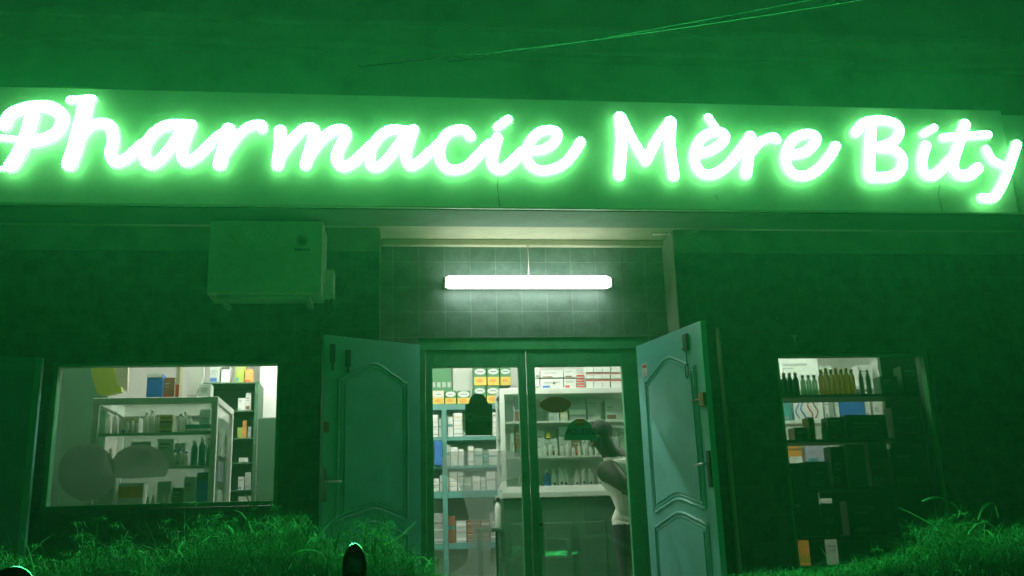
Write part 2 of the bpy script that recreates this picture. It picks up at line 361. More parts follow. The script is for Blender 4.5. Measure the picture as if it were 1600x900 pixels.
hw(MB().tube([PR(.882, 1.085, .012), PR(.882, 1.085, .055), PR(.86, 1.085, .06), PR(.79, 1.078, .058), PR(.765, 1.07, .055)], [.01, .009, .009, .008, .006], 8), 'handle', 'steel', SR)
m = MB().box(.08, .15, -.004, -.001, 1.80, 1.90, RR); m.cur = 1; m.box(.085, .145, -.0055, -.0045, 1.865, 1.89, RR); m.cur = 2
for k in range(3): m.box(.095, .135-.01*k, -.0055, -.0045, 1.815+.015*k, 1.819+.015*k, RR)
q = part(m, 'notice_sticker', ['print_white', 'print_red', 'print_black'], B); q.parent = SR

# far-left shutter leaf, folded back beside the window
d0 = at(66, 579, 6.72); m = MB()
m.box(d0.x-.045, d0.x, 6.70, 6.745, GZ+.6, 1.93)
q1 = part(m, 'window_shutter', 'leaf_teal', B, .004)
R3 = Matrix.Translation((d0.x-.05, 6.745, 0)) @ Matrix.Rotation(math.radians(200), 4, 'Z')
m = MB().box(0, .55, 0, .04, GZ+.6, 1.93, R3)
for k in range(18): m.box(.05, .5, -.006 if k % 2 else .04, 0-.0005 if k % 2 else .046, GZ+.72+k*.1, GZ+.79+k*.1, R3)
q = part(m, 'shutter_leaf', 'leaf_dark', B, .004); q.parent = q1
# thin tube added for a pale upright edge right of the doors
p0 = at(1122, 512, 6.85)
part(MB().tube([(p0.x, 6.86, GZ), (p0.x, 6.86, p0.z)], .02, 10), 'pale_upright', 'cream_paint', B)

# ================================================================== THE SIGN
YS = 6.40
SG = empty('shop_sign', (1, YS, 2.92)); tag(SG, 'long green shop sign board with glowing script letters spanning the front above the doors', 'sign')
sx1 = 4.73
zb, zt = 2.925, 3.77
part(MB().box(-3.6, sx1, YS, 6.775, zb, zt), 'fascia_board', 'sign_board', SG, .004)
part(MB().box(sx1+.004, 6.6, YS+.03, 6.775, zb, zt-.02), 'fascia_return', 'sign_board', SG, .004)
part(MB().box(-3.6, 6.6, YS-.012, YS+.012, zb-.014, zb-.001), 'edge_strip', 'plastic_white', SG, .002)
part(MB().box(-3.6, 6.6, YS+.02, 6.775, zb-.02, zb-.002), 'soffit_panel', 'soffit_paint', SG)

for pts in ([(776, 206), (774, 230), (780, 262), (777, 290), (781, 326)], [(1468, 288), (1466, 305), (1473, 330)], [(1118, 305), (1121, 311)]):
    part(MB().tube([Vector((at(x, y, YS).x, YS-.0005, at(x, y, YS).z)) for x, y in pts], .0016, 4), 'crack', 'dark_plastic', SG)
def _add(ch, *strokes): LET.append((ch, strokes))
LET = []
_add('P', ([(9,196),(18,180),(42,170),(74,168),(95,179),(98,195),(86,211),(64,220),(44,223)], 23), ([(52,182),(43,212),(31,240),(19,259)], 25), ([(0,216),(32,219)], 12), ([(0,264),(16,263)], 9))
_add('h', ([(110,157),(145,155)], 15), ([(136,160),(127,198),(118,232),(110,256)], 27), ([(120,228),(136,203),(156,194),(173,199),(178,220),(174,240),(182,254),(200,247),(222,227)], 21))
_add('a', ([(290,196),(262,197),(241,209),(228,230),(228,250),(240,257),(256,245),(272,225),(286,203)], 21), ([(299,196),(292,215),(285,240),(291,253),(306,247),(328,227)], 20), ([(205,245),(228,222)], 18))
_add('r', ([(357,203),(352,228),(344,257)], 24), ([(320,233),(340,214),(357,203)], 17), ([(354,238),(370,216),(388,200),(407,196),(410,202)], 19))
_add('m', ([(438,205),(438,230),(434,258)], 22), ([(436,248),(455,222),(475,203),(490,203),(490,216),(484,238),(478,258)], 21), ([(481,248),(500,222),(520,206),(536,204),(540,214),(530,234),(527,251),(537,261),(553,254),(566,242)], 21))
_add('a', ([(634,205),(610,204),(592,216),(579,237),(580,258),(592,261),(607,248),(622,228),(638,206)], 20), ([(646,203),(640,222),(634,244),(641,259),(655,254),(672,238)], 20), ([(556,252),(578,228)], 18))
_add('c', ([(735,214),(724,204),(702,208),(688,228),(689,253),(704,266),(728,262),(748,243),(764,226)], 20), ([(664,246),(686,224)], 17))
_add('i', ([(777,216),(771,237),(769,256),(781,266),(799,255),(817,237)], 21), ([(777,199),(794,187)], 17))
_add('e', ([(826,237),(852,233),(868,220),(870,208),(858,204),(840,209),(826,226),(822,247),(834,263),(854,267),(880,257),(898,237),(907,222)], 19))
_add('M', ([(968,184),(971,215),(969,245),(967,274)], 22), ([(970,184),(984,212),(1005,248),(1010,250),(1026,219),(1046,191)], 19), ([(1047,191),(1046,230),(1052,275)], 22))
_add('è', ([(1106,184),(1119,203)], 16), ([(1092,241),(1112,235),(1129,222),(1131,211),(1118,207),(1098,215),(1086,235),(1086,257),(1098,272),(1117,272),(1136,259),(1152,242)], 20))
_add('r', ([(1172,214),(1169,243),(1165,272)], 22), ([(1146,248),(1160,228),(1172,214)], 17), ([(1172,240),(1188,222),(1208,215),(1213,219)], 18))
_add('e', ([(1234,243),(1256,239),(1271,226),(1274,215),(1262,210),(1241,217),(1228,237),(1228,258),(1240,273),(1260,275),(1280,263),(1296,244),(1305,229)], 20))
_add('B', ([(1336,208),(1350,193),(1378,189),(1399,195),(1404,208),(1394,222),(1372,231)], 20), ([(1360,198),(1358,238),(1357,274)], 23), ([(1375,232),(1398,236),(1409,250),(1405,268),(1388,277),(1360,278)], 21))
_add('i', ([(1442,210),(1459,200)], 16), ([(1446,228),(1440,250),(1443,270),(1457,275),(1472,263),(1484,250)], 21))
_add('t', ([(1507,195),(1497,225),(1488,256),(1495,273),(1513,274),(1527,263)], 22), ([(1472,216),(1543,211)], 17))
_add('y', ([(1540,234),(1549,250),(1566,260)], 18), ([(1588,226),(1580,250),(1568,282),(1553,308),(1534,310)], 19))
def catmull(P, k=7):
    if len(P) < 3: return [tuple(np.array(P[0])*(1-t)+np.array(P[1])*t) for t in np.linspace(0, 1, 8)]
    Q = [2*P[0]-P[1]]+list(P)+[2*P[-1]-P[-2]]; out = []
    for i in range(1, len(Q)-2):
        for t in np.linspace(0, 1, k, endpoint=False):
            a, b, c, d = Q[i-1:i+3]
            out.append(.5*((2*b)+(-a+c)*t+(2*a-5*b+4*c-d)*t*t+(-a+3*b-3*c+d)*t**3))
    out.append(P[-1]); return out
def contours(Fd, x0, z0, h):
    ny, nx = Fd.shape; segs = {}
    ins = Fd < 0
    def key_pt(k):
        o, i, j = k
        if o == 'h': a, b = Fd[i, j], Fd[i, j+1]; return (x0+(j+a/(a-b))*h, z0+i*h)
        a, b = Fd[i, j], Fd[i+1, j]; return (x0+j*h, z0+(i+a/(a-b))*h)
    nxt = {}
    cc = ins[:-1, :-1]*1+ins[:-1, 1:]*2+ins[1:, 1:]*4+ins[1:, :-1]*8
    T = {1: [(0, 3)], 2: [(1, 0)], 3: [(1, 3)], 4: [(2, 1)], 5: [(0, 3), (2, 1)], 6: [(2, 0)], 7: [(2, 3)], 8: [(3, 2)], 9: [(0, 2)], 10: [(1, 0), (3, 2)], 11: [(1, 2)], 12: [(3, 1)], 13: [(0, 1)], 14: [(3, 0)]}
    for i, j in zip(*np.nonzero((cc > 0) & (cc < 15))):
        e = [('h', i, j), ('v', i, j+1), ('h', i+1, j), ('v', i, j)]
        for a, b in T[int(cc[i, j])]: nxt[e[a]] = e[b]
    loops = []
    while nxt:
        k, v = next(iter(nxt.items())); st_ = k; lp = []
        while k in nxt: lp.append(key_pt(k)); k = nxt.pop(k)
        if len(lp) > 8: loops.append(np.array(lp))
    return loops
def resample(lp, step, amp, seed, field):
    lp = np.vstack([lp, lp[:1]]); d = np.hypot(*(lp[1:]-lp[:-1]).T); s_ = np.r_[0, np.cumsum(d)]
    n = max(12, int(s_[-1]/step)//2*2); t = np.linspace(0, s_[-1], n, endpoint=False)
    P = np.c_[np.interp(t, s_, lp[:, 0]), np.interp(t, s_, lp[:, 1])]
    tg = np.roll(P, -2, 0)-np.roll(P, 2, 0); tg /= np.hypot(*tg.T)[:, None]+1e-9; nr = np.c_[tg[:, 1], -tg[:, 0]]
    r = np.random.RandomState(seed)
    off = np.where(np.arange(n) % 2 == 0, 1, -.2)*amp*(.55+.6*r.rand(n))
    Fd, x0, z0, h = field; D = P+nr*off[:, None]
    j = np.clip(((D[:, 0]-x0)/h).round().astype(int), 0, Fd.shape[1]-1); i = np.clip(((D[:, 1]-z0)/h).round().astype(int), 0, Fd.shape[0]-1)
    off = np.where((off > 0) & (Fd[i, j] < .6*off-.001), off*.08, off)      # no beads where two strokes meet
    return P+nr*off[:, None]
def letter(strokes, grow, amp, y_front, depth, name, mats, seed):
    W_ = []
    for pts, wpx in strokes:
        P = []
        for (x, y) in pts:
            q = at(x, y, 6.33); P.append(np.array([q.x, q.z]))
        W_.append((np.array(catmull(P)), wpx/2*(6.33/FPX)*1.0+grow))
    A = np.vstack([p for p, _ in W_]); h = .006
    x0, z0 = A.min(0)-.09; x1, z1 = A.max(0)+.09
    X, Z = np.meshgrid(np.arange(x0, x1, h), np.arange(z0, z1, h)); Fd = np.full(X.shape, 9.0)
    for P, r in W_:
        for a, b in zip(P[:-1], P[1:]):
            ab = b-a; L = ab@ab+1e-12; t = np.clip(((X-a[0])*ab[0]+(Z-a[1])*ab[1])/L, 0, 1)
            Fd = np.minimum(Fd, np.hypot(X-a[0]-t*ab[0], Z-a[1]-t*ab[1])-r)
    c = bpy.data.curves.new('c', 'CURVE'); c.dimensions = '2D'; c.fill_mode = 'BOTH'; c.extrude = depth/2
    for k, lp in enumerate(contours(Fd, x0, z0, h)):
        P = resample(lp, .0105, amp, seed+k, (Fd, x0, z0, h)); s_ = c.splines.new('POLY'); s_.points.add(len(P)-1); s_.use_cyclic_u = True
        s_.points.foreach_set('co', np.c_[P, np.zeros(len(P)), np.ones(len(P))].ravel())
    o = bpy.data.objects.new('c', c); COL.objects.link(o); dg = bpy.context.evaluated_depsgraph_get(); dg.update()
    me = bpy.data.meshes.new_from_object(o.evaluated_get(dg)); bpy.data.objects.remove(o)
    mb = MB(); yc = y_front+depth/2
    mb.v = [Vector((v.co.x, yc-v.co.z, v.co.y)) for v in me.vertices]
    for p in me.polygons:
        nz_ = p.normal.z; mb.f.append(list(p.vertices)); mb.mi.append(0 if nz_ > .5 else 1); mb.sm.append(False)
    bpy.data.meshes.remove(me)
    return part(mb, name, mats, SG)
for k, (ch, st_) in enumerate(LET):
    yf = 6.315+.0015*(k % 3)
    lo = letter(st_, -.009, .007, yf, .02, 'letter', ['led_face', 'led_side'], 10*k)
    lo['label'] = 'glowing green letter %s' % ch
    hb = letter(st_, -.003, .0125, yf+.021, .008, 'halo_rim', ['led_side', 'led_side'], 999+10*k)  # added glowing layer that draws the green fringe round the letter
    hb.parent = lo

# overhead cables
def cable(p, q, sag, r, label):
    pts = [p.lerp(q, t)+Vector((0, 0, -sag*4*t*(1-t))) for t in [i/24 for i in range(25)]]
    o = MB().tube(pts, r, 6).build('overhead_cable', 'rubber'); tag(o, label, 'cable'); return o
cable(at(560, 104, 6.7), at(1560, -38, 4.6), .05, .0045, 'thicker overhead cable rising to the upper right over the sign')
cable(at(700, 97, 6.7), at(1500, -48, 4.5), .03, .003, 'thinner overhead cable just above the thicker one, upper right')

# ================================================================== LAMP OVER THE DOOR
LM = empty('tube_lamp', tuple(at(824, 440, 7.10))); tag(LM, 'lit white tube lamp on the tiles above the glass doors', 'lamp')
a, b = at(691, 441, 7.08), at(958, 441, 7.08); zc = (a.z+b.z)/2
part(MB().box(a.x+.02, b.x-.02, 7.125, 7.197, zc-.03, zc+.03), 'base_tray', 'plastic_white', LM, .004)
Rz = Matrix.Rotation(math.pi/2, 4, 'Y')
part(MB().lathe([(.036, .028), (.047, .045), (.05, .06), (.05, b.x-a.x-.06), (.047, b.x-a.x-.045), (.036, b.x-a.x-.028)], (a.x, 7.08, zc), 20, Rz, 1, .9), 'diffuser', 'tube_glow', LM)
for x0, x1 in ((a.x, a.x+.027), (b.x-.027, b.x)):
    part(MB().lathe([(.03, 0), (.043, .006), (.043, .021), (.036, .027)], (x0, 7.08, zc), 18, Rz, 1, .9), 'end_cap', 'plastic_white', LM)
p = at(824, 372, 7.12); part(MB().tube([(p.x, 7.12, CEIL-.06), (p.x+.004, 7.13, (zc+CEIL)/2), (p.x, 7.15, zc+.03)], .004, 6), 'cord', 'plastic_white', LM)

# short white bar under the ceiling edge, right of the lamp
p = at(1018, 363, 7.0); q = at(1088, 361, 6.95)
o = MB().tube([(p.x, 6.97, CEIL-.012), (q.x, 6.90-.01, CEIL-.012)], .010, 8).build('bar', 'plastic_white'); tag(o, 'short white bar under the porch ceiling, right of the lamp', 'bar')

# ================================================================== AIR CONDITIONER
AC = empty('air_conditioner', (-.9, 6.7, 2.33)); tag(AC, 'box shaped outdoor air conditioner unit high on the wall left of doors', 'air conditioner')
a = at(322, 466, 6.58); b = at(503, 466, 6.58)
ax0, ax1, az0, az1 = a.x, b.x, 2.335, 2.875
part(MB().box(ax0, ax1, 6.58, 6.86, az0, az1), 'casing', 'plastic_white', AC, .012)
cx = ax0+.30; cz = (az0+az1)/2; gr = MB()
for r in [.05+.022*i for i in range(9)]:
    gr.tube([(cx+r*math.cos(t), 6.566, cz+r*math.sin(t)) for t in [2*math.pi*i/36 for i in range(37)]], .0016, 5, False)
for i in range(8):
    t = math.pi*i/8; gr.tube([(cx-.23*math.cos(t), 6.568, cz-.23*math.sin(t)), (cx+.23*math.cos(t), 6.568, cz+.23*math.sin(t))], .003, 5)
part(gr, 'fan_grille', 'plastic_white', AC)
part(MB().box(ax1+.001, ax1+.012, 6.63, 6.80, az0+.10, az1-.05).box(ax1+.001, ax1+.075, 6.66, 6.80, az0+.015, az0+.20), 'valve_cover', 'plastic_white', AC, .008)
e = at(472, 376, 6.578); m = MB()
m.tube([(e.x+.035*math.cos(t), 6.576, e.z+.035*math.sin(t)) for t in [2*math.pi*i/24 for i in range(25)]], .004, 5, False)
m.lathe([(.024, 0), (.02, .004)], (e.x, 6.579, e.z), 12, Matrix.Rotation(math.pi/2, 4, 'X'))
for i in range(5): m.box(e.x-.05+.022*i, e.x-.035+.022*i, 6.575, 6.579, e.z-.075, e.z-.06)
part(m, 'emblem', 'print_dkgreen', AC)
part(MB().box(ax0+.08, ax0+.12, 6.60, 6.898, az0-.035, az0-.002).box(ax1-.12, ax1-.08, 6.60, 6.898, az0-.035, az0-.002).box(ax0+.06, ax1-.1, 6.60, 6.63, az0-.03, az0-.003), 'bracket', 'plastic_white', AC, .003)
part(MB().tube([(ax1+.05, 6.76, az0+.016), (ax1+.05, 6.80, az0-.06), (ax1+.0, 6.87, az0-.10), (ax1-.02, 6.88, az0-.3)], .012, 8), 'hose', 'iron', AC)

# small ribbon-tied fitting on the wall left of the right window
p = at(1241, 525, 6.86)
m = MB().tube([(p.x-.035, 6.87, p.z), (p.x+.03, 6.86, p.z+.004)], .005, 6).tube([(p.x-.005, 6.86, p.z-.05), (p.x, 6.84, p.z), (p.x+.03, 6.86, p.z+.05)], [.012, .005, .009], 5)
m.box(p.x-.01, p.x+.01, 6.87, 6.898, p.z-.01, p.z+.01)
tag(m.build('wall_hook', 'plastic_white'), 'small pale hook with a knotted ribbon on wall above right window', 'hook')
p = at(1216, 497, 6.88)
tag(MB().lathe([(.012, 0), (.012, .012), (.006, .018)], (p.x, 6.898, p.z), 10, Matrix.Rotation(math.pi/2, 4, 'X')).build('wall_nail', 'steel'), 'round metal nail head on the tiled wall above the hook', 'nail')

# ================================================================== SHOP INTERIOR
CN = {'milk': 'milky', 'dkgreen': 'dark green'}
ORD = ('first', 'second', 'third', 'fourth', 'fifth', 'sixth', 'seventh', 'eighth', 'ninth', 'tenth', 'eleventh', 'twelfth', 'thirteenth', 'fourteenth', 'fifteenth', 'sixteenth')
def item_box(name, x0, x1, y, d, z0, z1, m1, label, cat='box', group=None, band=None, bandc='print_white', top=None, lid=False):
    mb = MB().box(x0+.002, x1-.002, y, y+d, z0+.001, z1); mats = [m1]
    if band:
        k = 1
        for (a, b, c) in band:
            mb.cur = k; mats.append('print_'+c); mb.box(x0+.004, x1-.004, y-.002, y-.0005, z0+(z1-z0)*a, z0+(z1-z0)*b); k += 1
    if not band and name in ('medicine_box', 'carton') and z1-z0 < .6:
        w_, h_ = x1-x0, z1-z0; R2 = random.Random(int(x0*977)+int(z0*1313)); mats += ['print_grey', 'print_'+R2.choice(('teal', 'blue', 'green', 'red', 'grey', 'grey', 'brown', 'pale'))]
        mb.cur = 1; yq = R2.uniform(.5, .8); mb.box(x0+w_*.15, x0+w_*R2.uniform(.5, .85), y-.002, y-.0005, z0+h_*yq, z0+h_*(yq+.07))
        mb.box(x0+w_*.15, x0+w_*R2.uniform(.4, .7), y-.002, y-.0005, z0+h_*(yq-.12), z0+h_*(yq-.08))
        mb.cur = 2; mb.box(x0+w_*.1, x0+w_*R2.uniform(.3, .9), y-.002, y-.0005, z0+h_*.08, z0+h_*R2.uniform(.15, .3))
    o = mb.build(name, mats, None, .003); tag(o, label, cat, group); return o
def bottle(x, y, z, r, h, body, cap, label, group=None, cat='bottle', emblem=None, squat=1.0):
    e = empty('bottle', (x, y, z)); tag(e, label, cat, group)
    part(MB().lathe([(r*.9, 0), (r, h*.03), (r, h*.66), (r*.88, h*.74), (r*.52, h*.81), (r*.45, h*.86)], (x, y, z+.001), 14, None, 1, .75), 'bottle_body', body, e)
    part(MB().lathe([(r*.56, h*.86), (r*.56, h*.985), (r*.48, h)], (x, y, z+.001), 12), 'cap', cap, e)
    if emblem:
        part(MB().lathe([(r*.42, 0), (r*.42, .003)], (x, y-r*.75+.002, z+h*.36), 12, Matrix.Rotation(math.pi/2, 4, 'X')), 'emblem', emblem, e)
    return e

# --- glass showcase on its counter, seen through the doors
YC = 8.6
cx0, cx1 = at(785, 770, YC).x, at(985, 770, YC).x+.25
ztop = at(860, 606, YC).z; zct = at(860, 768, YC).z
CT = empty('service_counter', ((cx0+cx1)/2, YC, 0)); tag(CT, 'dark green panelled counter under the white glass showcase behind the doors', 'counter')
cxe = at(948, 775, YC).x
cxe = cx1
part(MB().box(cx0, cxe, YC-.02, YC+.5, .003, zct-.055), 'counter_body', 'counter_green', CT, .006)
part(MB().box(cx0-.01, cxe+.01, YC-.05, YC+.52, zct-.053, zct-.003), 'counter_top', 'print_pale', CT, .006)
for u in (.06, .36, .66):
    part(MB().box(cx0+u+.0, cx0+u+.24, YC-.035, YC-.0205, .15, .78), 'counter_panel', 'counter_green', CT, .01)
SC = empty('showcase', ((cx0+cx1)/2, YC, zct)); tag(SC, 'white framed glass showcase full of medicines on the green counter', 'showcase')
f = MB(); t = .035; ye = YC+.38
for x_ in (cx0, cx1-t):
    for y_ in (YC, ye-t): f.box(x_, x_+t*1.2, y_, y_+t, zct, ztop-.055)
f.box(cx0, cx1, YC, ye, ztop-.055, ztop).box(cx0+t*1.2, cx1-t, YC, YC+t, zct, zct+.05).box(cx0+t*1.2, cx1, ye-t, ye, zct, zct+.04)
xmid = at(837, 640, YC).x
part(f, 'frame', 'show_white', SC, .004)
zs1, zs2 = at(900, 656, YC).z, at(900, 711, YC).z
for z_ in (zs1, zs2):
    part(MB().box(cx0+t*1.2, cx1-t, YC+.037, ye-t, z_-.018, z_), 'shelf', 'show_white', SC)
part(MB().box(cx0+t*1.2, cx1-t, YC+.012, YC+.016, zct+.052, ztop-.056), 'pane', 'show_glass', SC)
part(MB().box(cx0+.008, cx0+.012, YC+t, ye-t, zct+.01, ztop-.056), 'pane', 'show_glass', SC)
part(MB().box(cx0+t*1.2, cx1-t, ye-.012, ye-.006, zct+.042, ztop-.056), 'back_panel', 'print_milk', SC)

def px_box(px0, px1, yt, Y, z0, m1, label, d=.12, group=None, band=None, cat='box', name='medicine_box', zt_=None):
    a = at(px0, yt, Y); b = at(px1, yt, Y)
    return item_box(name, a.x, b.x, Y, d, z0, (zt_ if zt_ is not None else (a.z+b.z)/2), m1, label, cat, group, band)
# boxes on top of the showcase
gtop = 'white cartons on top of the showcase'
Lw = 'plain white carton stacked on top of the glass showcase, left half'
for (a, b, yt, yb) in ((836, 843, 592, 605), (844, 880, 592, 605), (881, 900, 592, 605), (836, 843, 573, 591), (844, 880, 579, 591), (881, 900, 577, 591)):
    z0 = ztop+.002 if yb == 605 else at(a, 591, YC+.05).z+.004
    px_box(a, b, yt, YC+.05, z0, 'print_white', 'plain white carton, %s from left in %s layer on the showcase' % (ORD[[836, 844, 881].index(a)], 'bottom' if yb == 605 else 'top'), group=gtop)
for k in range(5):
    z0 = ztop+.002+k*.026; a = at(901, 600, YC+.05).x; b = at(914, 600, YC+.05).x
    item_box('medicine_box', a, b, YC+.05, .12, z0, z0+.024, 'print_white', 'thin red striped pack, %s from below in the pile on the showcase' % ORD[k], 'box', 'thin red striped packs on the showcase', [(.2, .8, 'red')])
k = 0
for r_, (yt, yb) in enumerate(((593, 605), (583, 592), (570, 582))):
    for (a, b) in ((915, 927), (927, 941), (941, 953), (954, 972)):
        z0 = ztop+.002 if r_ == 0 else at(a, yb, YC+.05).z+.002
        px_box(a, b, yt, YC+.05, z0, 'print_white', 'red striped white carton, %s from left in %s layer of right showcase pile' % (ORD[[915, 927, 941, 954].index(a)], ('bottom', 'middle', 'top')[r_]), group='red edged white cartons on the showcase', band=[(.82, .97, 'red')])
# inside shelves (top row)
zz = zs1+.001
px_box(856, 873, 624, YC+.1, zz, 'print_pale', 'pale grey folder leaning in the top shelf of the showcase')
px_box(874, 886, 623, YC+.1, zz, 'print_cream', 'cream upright box on the top shelf of the showcase')
px_box(888, 915, 628, YC+.12, zz, 'print_grey', 'dark grey box with white marks on showcase top shelf', band=[(.35, .6, 'white')])
px_box(917, 938, 622, YC+.12, zz, 'print_pale', 'wide pale green box at right of showcase top shelf')
px_box(945, 966, 626, YC+.1, zz, 'print_milk', 'milky green carton at right end of showcase top shelf')
px_box(803, 824, 620, YC+.08, zz, 'print_lilac', 'lilac and brown picture box at left of showcase top shelf', band=[(.02, .4, 'brown')])
px_box(805, 812, 666, YC+.08, zs2+.001, 'print_brown', 'narrow brown box beside the showcase left post')
px_box(814, 822, 672, YC+.08, zs2+.001, 'print_white', 'narrow white box next to the brown one in showcase')
px_box(799, 803, 676, YC+.08, zs2+.001, 'print_milk', 'slim milky box against the left post of showcase')
zz = zs2+.001
for i, (a, b, yt, c, l) in enumerate(((838, 850, 672, 'milk', 'tall milky box at left of the showcase middle shelf'), (850, 858, 686, 'pale', 'short pale box left of the yellow tube in showcase'), (858, 871, 685, 'milk', 'short milky box under the yellow label in showcase'),
        (872, 892, 668, 'pale', 'wide pale box below the green door notice'), (893, 907, 680, 'brown', 'brown carton under the green door notice'), (908, 919, 686, 'milk', 'small milky box right of the brown carton'), (955, 966, 675, 'milk', 'tall milky box behind the man at showcase right'), (967, 975, 675, 'pale', 'pale box behind the man, far right of showcase'))):
    px_box(a, b, yt, YC+.1, zz, 'print_'+c, l)
px_box(853, 860, 676, YC+.09, at(856, 685, YC+.09).z, 'print_yellow', 'small yellow tub on the short boxes in the showcase', d=.05, name='tub', cat='tub')
for i, x_ in enumerate((866, 877, 884, 901, 912, 923, 938, 952)):
    p = at(x_, 750, YC+.14)
    bottle(p.x, YC+.14, zct+.002, .028, .2+.015*(i % 3 == 1), 'print_white', 'print_milk', 'white lotion bottle with dark emblem, %s from left on lowest showcase shelf' % ORD[i], 'white lotion bottles in the showcase', emblem='print_black')
for i, x_ in enumerate(range(842, 968, 9)):
    p = at(x_, 700, YC+.07); bottle(p.x, YC+.07, zs2+.001, .016, .085+.02*(i % 3), 'milky_plastic', 'print_white' if i % 2 else 'print_grey', 'little milky vial, %s from left in front on showcase middle shelf' % ORD[i], 'little vials on the showcase middle shelf')
p = at(855, 750, YC+.14); bottle(p.x, YC+.14, zct+.002, .03, .2, 'print_blue', 'print_white', 'blue bottle with white cap left of the white lotion bottles')
px_box(812, 822, 740, YC+.08, zct+.002, 'print_grey', 'grey box on the lowest shelf at showcase left')
# display bits on the counter left end
p = at(782, 760, YC-.02)
bottle(cx0+.02-.06, YC+.02, zct-.30, .03, .26, 'print_white', 'print_black', 'white pump bottle with black top beside the counter corner')

# hidden stand for that bottle: low side table
tb = empty('side_table', (cx0-.1, YC+.05, 0)); tag(tb, 'low dark side table against the left end of the counter', 'table')
part(MB().box(cx0-.22, cx0-.012, YC-.06, YC+.2, zct-.33, zct-.301), 'table_top', 'counter_green', tb, .004)
for xx in (cx0-.2, cx0-.04):
    for yy in (YC-.04, YC+.18): part(MB().box(xx-.012, xx+.012, yy-.012, yy+.012, .003, zct-.331), 'leg', 'counter_green', tb)

# --- teal shelving at the back left of the doors
YB = 10.0
sx0, sx1_ = at(640, 634, YB).x, at(792, 634, YB).x
SH = empty('wall_shelf', ((sx0+sx1_)/2, YB, 0)); tag(SH, 'teal shelving unit with packed medicine boxes behind the left glass door', 'shelving')
levels = [at(720, 640, YB).z, at(720, 688, YB).z, at(720, 732, YB).z, at(720, 778, YB).z, at(720, 858, YB).z]
thick = [at(720, 631, YB).z-levels[0], .04, .03, .07, .06]
for z_, t_ in zip(levels, thick): part(MB().box(sx0, sx1_, YB, YB+.38, z_, z_+t_), 'shelf', 'shelf_teal', SH, .003)
for x_ in (at(693, 640, YB).x, sx0, sx1_-.03): part(MB().box(x_-.02, x_+.03, YB-.012, YB+.02, .003, levels[0]-.001), 'post', 'shelf_teal', SH, .003)
part(MB().box(sx0, sx1_, YB+.385, YB+.4, 0.003, levels[0]), 'back_panel', 'print_milk', SH)
zt0 = levels[0]+thick[0]+.001
milkband = [(.02, .42, 'orange'), (.1, .3, 'cream'), (.55, .88, 'white'), (.66, .72, 'navy')]
gm = 'orange and white milk tins boxes on the teal shelving'
def milk(px0, px1, yt, z0, l, c='green'):
    a = at(px0, yt, YB); b = at(px1, yt, YB)
    e = item_box('cereal_box', a.x, b.x, YB+.01, .2, z0, (a.z+b.z)/2, 'print_'+c, l, 'box', gm, None)
    x0, x1 = a.x, b.x; z1 = (a.z+b.z)/2; h = z1-z0; mb = MB(); mb.box(x0+.004, x1-.004, YB+.006, YB+.0085, z0+h*.02, z0+h*.45)
    mb.cur = 1; mb.lathe([((x1-x0)*.42, 0), ((x1-x0)*.42, .004)], ((x0+x1)/2, YB+.0085, z0+h*.72), 20, Matrix.Rotation(math.pi/2, 4, 'X') @ Matrix.Scale(1, 4), 1, .55)
    mb.cur = 2; mb.box(x0+(x1-x0)*.25, x0+(x1-x0)*.75, YB+.002, YB+.0035, z0+h*.70, z0+h*.74)
    mb.cur = 3; mb.lathe([((x1-x0)*.3, 0), ((x1-x0)*.28, .003)], (x0+(x1-x0)*.45, YB+.006, z0+h*.26), 12, Matrix.Rotation(math.pi/2, 4, 'X'), 1, .5)
    q = mb.build('printed_front', ['print_yellow', 'print_white', 'print_navy', 'print_orange']); 
    q.parent = e
for i, (a, b) in enumerate(((676, 694), (695, 713), (714, 735))):
    milk(a, b, 610-(i > 1)*0, zt0, 'orange and white cereal box, %s from left in the low row on teal shelving' % ORD[i], 'cream' if i < 1 else 'green')
lowtop = at(760, 603, YB).z
for i, (a, b) in enumerate(((740, 759), (760, 780))):
    milk(a, b, 603, zt0, 'orange and white cereal box, %s of two behind the round door sticker' % ORD[i])
for i, (a, b) in enumerate(((740, 760), (761, 780), (781, 798))):
    milk(a, b, 572, lowtop+.003, 'orange and white cereal box, %s from left in the top tier' % ORD[i])
